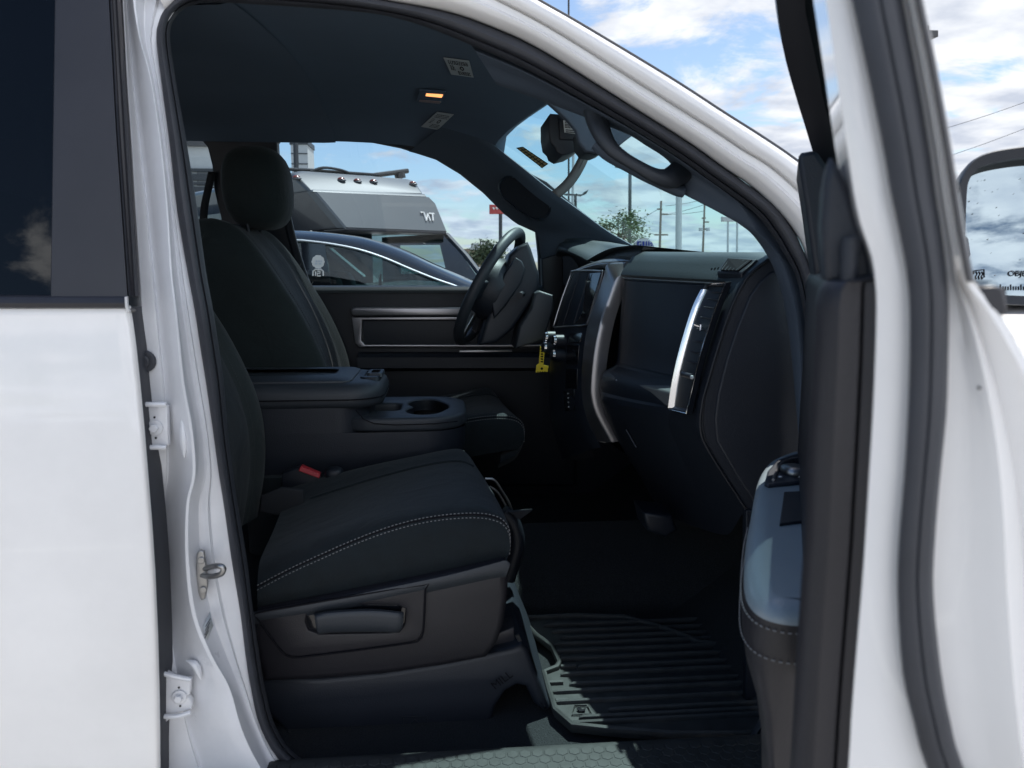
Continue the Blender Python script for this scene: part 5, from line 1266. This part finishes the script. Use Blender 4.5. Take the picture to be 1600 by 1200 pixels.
for a, b in ((463, 277), (533, 280), (558, 282), (583, 283), (645, 286)):
    c = V3(a, b, -.60); L_ = obj('marker_light', MB().ball(c, (.055, .055, .030), 14), M['amber'], RVH)
    obj('light_base', MB().ball(c-rn*-.01+Vector((0, 0, -.018)), (.07, .05, .022), 14), M['vanpaint'], L_)
hl_ = MB().prism([V3(538, 356, .02), V3(698, 362, .02), V3(698, 366, .01), V3(538, 360, .01)], -rn*.6); obj('bunk_floor', hl_, M['trimblack'], RVH, bevel=.01)
wt = MB()
def dec(p):
    t = (362-p[1])/60; return V3(p[0], p[1], -.30*t+.022)
for pth, r in ((((657, 332), (662, 332), (666, 345)), .014), (((666, 345), (668, 334)), .012), (((668, 334), (672, 345), (672.5, 345)), .014), (((670, 333.5), (678, 334)), .014), (((675.5, 334), (676.5, 345)), .014)):
    wt.tube([dec(p) for p in pth], r, 6)
obj('brand_mark', wt, M['signwhite'], RVH)
rr_ = MB(); rr_.tube([V3(a, b, -1.0) for a, b in ((440, 264), (490, 266), (540, 270), (585, 273))], .025, 8); rr_.tube(crs([V3(a, b, -.95) for a, b in ((485, 268), (505, 262), (530, 265), (545, 270))], 4), .02, 8)
rr_.tube([V3(585, 274, -1.2), V3(637, 267, -1.2)], .04, 8); rr_.tube([V3(624, 270, -1.2), V3(626, 279, -1.2)], .09, 8)
obj('roof_rail', rr_, M['rail'], RVH)
wtop = [V3(x, y, -.10) for x, y in ((520, 366), (600, 366), (697, 367))]; wbt = [V3(x, y, .80) for x, y in ((590, 436), (660, 437), (756, 436))]
obj('windshield', MB().surf([wtop, [a.lerp(b, .5)+rn*.05 for a, b in zip(wtop, wbt)], wbt], 3, 3), M['glass_car'], RVH)
obj('windshield_pillar', MB().tube([wtop[2]+re*.01, wtop[2].lerp(wbt[2], .5)+rn*.05, wbt[2]], .045, 8), M['vandark'], RVH)
obj('windshield_pillar', MB().tube([wtop[0]-re*.35, wbt[0]-re*.2], .05, 8), M['vandark'], RVH)
cw = wtop[2]
def cabp(u, z, w): return RO_+rn*u+re*w+Vector((0, 0, z))
wR = (wtop[2]-RO_).dot(re); 
dr = MB().flat([(-2.0, .5), (.7, .5), (.7, 1.22), (-.1, 1.95), (-2.0, 1.95)], RO_+re*(wR+.02), rn, (0, 0, 1), re, .06, .01, [[(-1.5, 1.32), (-.15, 1.32), (-.15, 1.38), (-.30, 1.78), (-1.5, 1.80)]]); obj('cab_door', dr, M['vanpaint'], RVH)
obj('cab_back', MB().box(RO_-rn*1.9+Vector((0, 0, 1.3)), (2.1, .1, 1.5), Matrix.Rotation(av, 3, 'Z')), M['plasticd'], RVH)
obj('cab_nose', MB().surf([[RO_+rn*u+re*w+Vector((0, 0, z-.06*abs(w))) for u, z in ((.75, 1.25), (1.2, 1.18), (1.6, 1.05), (1.72, .8), (1.70, .4))] for w in (-1.0, -.9, -.5, 0, .5, .9, 1.0)], 2, 2), M['vanpaint'], RVH)
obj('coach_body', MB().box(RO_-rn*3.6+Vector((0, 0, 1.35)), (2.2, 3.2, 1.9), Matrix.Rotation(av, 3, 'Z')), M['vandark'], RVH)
for u in (1.0, -3.6):
    for w in (-.95, .95):
        obj('wheel', MB().tube([RO_+rn*u+re*(w-.12)+Vector((0, 0, .38)), RO_+rn*u+re*(w+.12)+Vector((0, 0, .38))], .38, 20), M['rubber'], RVH)

# ---- buildings
def wall_px(px4, y, d): return MB().prism([onY(a, b, y) for a, b in px4], (0, d, 0))
B1 = thing('store_building', (onY(300, 400, 34).x, 34, 0), 'grey flat-roofed store with dark bands seen through the rear side window', 'building')
zt_ = onY(300, 224, 34).z; xa, xb = onY(150, 300, 34).x, onY(345, 300, 34).x
obj('wall', MB().box(((xa+xb)/2, 37, zt_/2), (xb-xa, 6, zt_)), M['concrete'], B1)
obj('roof_cap', MB().box(((xa+xb)/2, 37, zt_+.05), (xb-xa+.4, 6.5, .35)), M['darkmetal'], B1)
for py, h in ((266, .12), (277, .25), (287, .10), (296, .2)): obj('band', MB().box(((xa+xb)/2, 33.95, onY(300, py, 34).z), (xb-xa, .2, h)), M['darkmetal'], B1)
wsn = obj('shop_window', wall_px(((308, 268), (334, 268), (334, 290), (308, 290)), 33.94, .1), M['carglassd'], B1)
for k in range(6):
    x0 = 256+k*15; obj('arched_opening', MB().flatY([(x0+1, 366), (x0+1, 330), (x0+3, 322), (x0+6, 319), (x0+9, 322), (x0+11, 330), (x0+11, 366)], 33.9, .1, 0), M['carglassd'], B1)
for py in (360, 366): obj('rail', MB().tube([onY(200, py, 33.8), onY(348, py, 33.8)], .06, 6), M['signwhite'], B1)
B2 = thing('tower_building', (onY(465, 300, 42).x, 42, 0), 'pale square tower with a dark cap rising behind the motorhome', 'building')
x0, x1 = onY(455, 250, 42).x, onY(481, 250, 42).x; zt2 = onY(465, 222, 42).z
obj('wall', MB().box(((x0+x1)/2, 43.0, zt2/2), (x1-x0, 2.0, zt2)), M['concrete'], B2)
obj('cap', MB().box(((x0+x1)/2, 43, zt2), (x1-x0+.1, 2.1, .25)), M['darkmetal'], B2)
for py in (240, 256): obj('joint', MB().box(((x0+x1)/2, 41.99, onY(465, py, 42).z), (x1-x0, .04, .05)), M['darkmetal'], B2)
simple('light_pole', MB().tube([Vector((onY(461, 300, 26).x, 26, 0)), onY(461.5, 205, 26), onY(461, 120, 26)], [.09, .08, .07], 8), M['darkmetal'], 'thin black pole in front of the pale square tower', 'pole')
B3 = thing('low_building', (onY(755, 400, 75).x, 75, 0), 'low brown building with a framed sign panel on its roof line', 'building')
xa, xb = onY(722, 400, 75).x, onY(772, 400, 75).x; z3 = onY(750, 389, 75).z
obj('wall', MB().box(((xa+xb)/2, 80, z3/2), (xb-xa, 10, z3)), M['brown'], B3)
obj('parapet', wall_px(((735, 390), (737, 380), (748, 380), (748, 390)), 74.8, .5), M['concrete'], B3)
obj('sign_frame', wall_px(((750, 391), (750, 376), (763, 376), (763, 391)), 74.6, .5), M['darkmetal'], B3)
obj('sign_panel', wall_px(((751.5, 389), (751.5, 378), (760, 378), (760, 389)), 74.5, .3), M['signwhite'], B3)

# ---- signs
S1_ = thing('pole_sign', (onY(782, 400, 60).x, 60, 0), 'red rectangular sign on a single dark pole beyond the steering wheel', 'sign')
obj('sign_panel', MB().flatY([(765, 319.5), (800, 319.5), (800, 334), (765, 334)], 60, .5, .05), M['signred'], S1_)
lt = MB()
for k, x in enumerate((770, 775, 780, 785, 790, 795)): lt.tube([onY(x, 324, 59.95), onY(x+2, 327, 59.95), onY(x+3, 324.5, 59.95)], .05, 4)
obj('sign_lettering', lt, M['signwhite'], S1_)
obj('pole', MB().tube([Vector((onY(782, 400, 60.2).x, 60.2, 0)), onY(782, 330, 60.2)], .14, 8), M['darkmetal'], S1_)
S2_ = thing('pole_sign', (onY(1143, 400, 90).x, 90, 0), 'pale wide sign on two thin posts far beyond the dashboard', 'sign')
obj('sign_panel', MB().flatY([(1129, 338.5), (1160, 338.5), (1160, 346), (1129, 346)], 90, .6, .05), mk('pale_sign', (.46, .40, .40), .7), S2_)
for x in (1137.5, 1152): obj('post', MB().tube([Vector((onY(x, 420, 90.3).x, 90.3, 0)), onY(x, 345, 90.3)], .13, 8), M['galv'], S2_)

# ---- poles
def upole(px, top, y, arms, label, mats='wood', r=.14):
    t = thing('utility_pole', (onY(px, 400, y).x, y, 0), label, 'utility pole', 'utility poles along the road')
    b = onY(px, top, y); obj('pole', MB().tube([Vector((b.x, y, 0)), b], [r, r*.7], 8), M[mats], t)
    for (a0, a1, py) in arms: obj('cross_arm', MB().box(((onY(a0, py, y).x+onY(a1, py, y).x)/2, y-.15, onY(px, py, y).z), (onY(a1, py, y).x-onY(a0, py, y).x, .12, .14)), M[mats], t)
    return t
u1 = upole(1033, 314, 70, ((1033, 1043, 335), (1022, 1043, 367), (1026, 1034, 327)), 'wooden utility pole with cross arms left of the thick grey pole')
u2 = upole(1101, 318, 80, ((1096, 1102, 341), (1101, 1107, 347), (1094, 1107, 358)), 'wooden utility pole carrying transformers right of the thick grey pole')
for a, b in ((1095, 361), (1106, 361)): obj('transformer', MB().tube([onY(a, b, 79.7), onY(a, b-5, 79.7)], .22, 10), M['galv'], u2)
wires = [((1028, 327), (985, 350), 70), ((1022, 366), (985, 355), 70), ((1043, 335), (1100, 320), 72), ((1040, 322), (1100, 312), 72), ((1036, 336), (1101, 330), 73)]
for i, (a, b, y) in enumerate(wires):
    P = [onY(a[0], a[1], y), onY((a[0]+b[0])/2, (a[1]+b[1])/2+1, y), onY(b[0], b[1], y)]
    tag(obj('power_line', MB().tube(crs(P, 6), .022, 5), M['darkmetal'], None), 'thin power line strung between the utility poles', 'power line', 'power lines at the utility poles')
for k, (a, b) in enumerate((((1440, 258), (1640, 186)), ((1440, 212), (1640, 146)))):
    P = [onY(a[0], a[1], 40), onY((a[0]+b[0])/2, (a[1]+b[1])/2+2, 40), onY(b[0], b[1], 40)]
    tag(obj('power_line', MB().tube(crs(P, 6), .014, 5), M['darkmetal'], None), ('lower', 'upper')[k]+' overhead wire crossing the sky above the door mirror', 'power line', 'overhead wires')
simple('metal_pole', MB().tube([Vector((onY(1061, 420, 45).x, 45, 0)), onY(1061, 250, 45)], [.20, .18], 12), M['galv'], 'thick plain grey metal pole between two utility poles', 'pole')
L1 = thing('street_lamp', (onY(985, 420, 38).x, 38, 0), 'dark lamp post with a single arm, below the grab handle', 'street lamp')
obj('pole', MB().tube([Vector((onY(984.5, 420, 38).x, 38, 0)), onY(984.5, 256, 38)], .085, 8), M['darkmetal'], L1)
obj('lamp_head', MB().flatY([(962, 257), (972, 255.5), (984, 257), (984, 259), (972, 262), (963, 261)], 37.9, .3, .02), M['darkmetal'], L1)
L2 = thing('street_lamp', (onY(900, 420, 42).x, 42, 0), 'dark lamp post with two angled heads near the strap', 'street lamp')
b = onY(899, 303, 42); obj('pole', MB().tube([Vector((onY(902, 420, 42).x, 42, 0)), b], .075, 8), M['darkmetal'], L2)
obj('lamp_head', MB().flatY([(882, 303), (886, 302), (898, 303), (902, 302), (902, 305), (884, 305)], 41.9, .3, .01), M['darkmetal'], L2)
obj('lamp_head', MB().flatY([(900, 303), (910, 303.5), (913, 300), (920, 296), (916, 303), (908, 306.5), (900, 305)], 41.9, .3, .01), M['darkmetal'], L2)
simple('metal_pole', MB().tube([Vector((onY(893, 420, 60).x, 60, 0)), onY(896, 235, 60)], .10, 8), M['galv'], 'slim pale pole seen just left of the strap', 'pole')
simple('metal_pole', MB().tube([Vector((onY(889, 420, 50).x, 50, 0)), onY(888.5, -80, 50)], .06, 8), M['darkmetal'], 'thin dark mast rising above the roof rail', 'pole')
L3 = thing('street_lamp', (onY(1440, 420, 30).x, 30, 0), 'box-headed lamp showing behind the open door frame', 'street lamp')
obj('pole', MB().tube([Vector((onY(1432, 420, 30).x, 30, 0)), onY(1432, 46, 30)], .08, 8), M['darkmetal'], L3)
obj('lamp_head', MB().flatY([(1430, 44), (1446, 44), (1446, 39.5), (1452, 39.5), (1452, 46.5), (1466.5, 47), (1466.5, 57), (1452, 60), (1430, 58)], 29.8, .5, .03), M['darkmetal'], L3)

# ---- tree and bushes
def leafy(name, c, r, n, ls, mat, seed, trunk_r, label, cat, clump=.5, group=None, dens=1.0):
    rn_ = random.Random(seed); t = thing(name, (c.x, c.y, 0), label, cat, group)
    c = Vector(c); tips = []
    tr_ = MB(); base = Vector((c.x, c.y, 0)); top = c+Vector((0, 0, r[2]*.2))
    tr_.tube(crs([base, base.lerp(top, .5)+Vector((rn_.uniform(-.1, .1), 0, 0)), top], 4), [trunk_r*(1-.07*i) for i in range(9)], 8)
    for k in range(26):
        a = rn_.uniform(0, 6.28); e = rn_.uniform(-.5, 1.4); q = rn_.uniform(.55, 1.0)
        tip = c+Vector((r[0]*math.cos(a)*math.cos(e)*q, r[1]*math.sin(a)*math.cos(e)*q, r[2]*math.sin(e)*q)); tips.append(tip)
        st_ = base.lerp(top, rn_.uniform(.55, 1)); md = st_.lerp(tip, .5)+Vector((0, 0, -.05*r[2]))
        tr_.tube([st_, md, tip], [trunk_r*.35, trunk_r*.2, trunk_r*.06], 5)
    obj('trunk', tr_, M['wood'], t)
    lf = MB(); vv = []; ff = []
    for k in range(n):
        tip = rn_.choice(tips); p = tip+Vector([rn_.gauss(0, clump*x*.33) for x in r])
        a = rn_.uniform(0, 6.28); u = Vector((math.cos(a), math.sin(a), rn_.uniform(-.8, .8))).normalized()*ls*rn_.uniform(.6, 1.2)
        w = Vector((rn_.uniform(-1, 1), rn_.uniform(-1, 1), rn_.uniform(-1, 1))).normalized()*ls*.45
        o = len(vv); vv += [p-u, p+w, p+u, p-w]; ff.append((o, o+1, o+2, o+3))
    lf.add(vv, ff); me = lf
    obj('crown', me, mat, t, smooth=False)
M['leaf'] = mk('tree_leaves', (.085, .12, .045), .7, var=.45, vscale=1.2)
M['leafd'] = mk('bush_leaves', (.060, .080, .035), .8, var=.4, vscale=1.0)
c = onY(966, 372, 30); leafy('tree', c, (1.0, .95, .95), 1500, .080, M['leaf'], 3, .09, 'sparse leafy tree top showing above the dashboard corner', 'tree', .62)
c = onY(758, 404, 60); leafy('bush', c, (1.3, 1.0, 1.0), 2600, .16, M['leafd'], 5, .08, 'round dark bush in front of the low brown building', 'bush', .8)
c = onY(1000, 381, 45); leafy('bush', c, (.5, .5, .4), 500, .08, M['leaf'], 6, .05, 'small pale shrub behind the card on the dashboard', 'bush', .7)
# a white car far off beyond the bush, roof only
WC = thing('distant_car', (onY(765, 424, 40).x, 40, 0), 'white car roof far off below the dark bush', 'car')
xa = onY(765, 424, 40).x
obj('body', MB().surf([[Vector((xa+x, y, z)) for x, z in ((-2.1, .4), (-2.1, .85), (-1.5, .95), (-1.0, 1.42), (.5, 1.45), (1.1, .98), (2.0, .85), (2.1, .4))] for y in (39.2, 39.15, 40.8, 40.85)], 3, 1, caps=True), M['white'], WC)
for s in (-1.3, 1.3):
    obj('wheel', MB().tube([Vector((xa+s, 39.1, .33)), Vector((xa+s, 39.3, .33))], .33, 16), M['rubber'], WC)
obj('side_window', MB().prism([Vector((xa+x, 39.14, z)) for x, z in ((-1.25, .98), (-.9, 1.34), (.45, 1.36), (.9, .98))], (0, .01, 0)), M['carglassd'], WC)
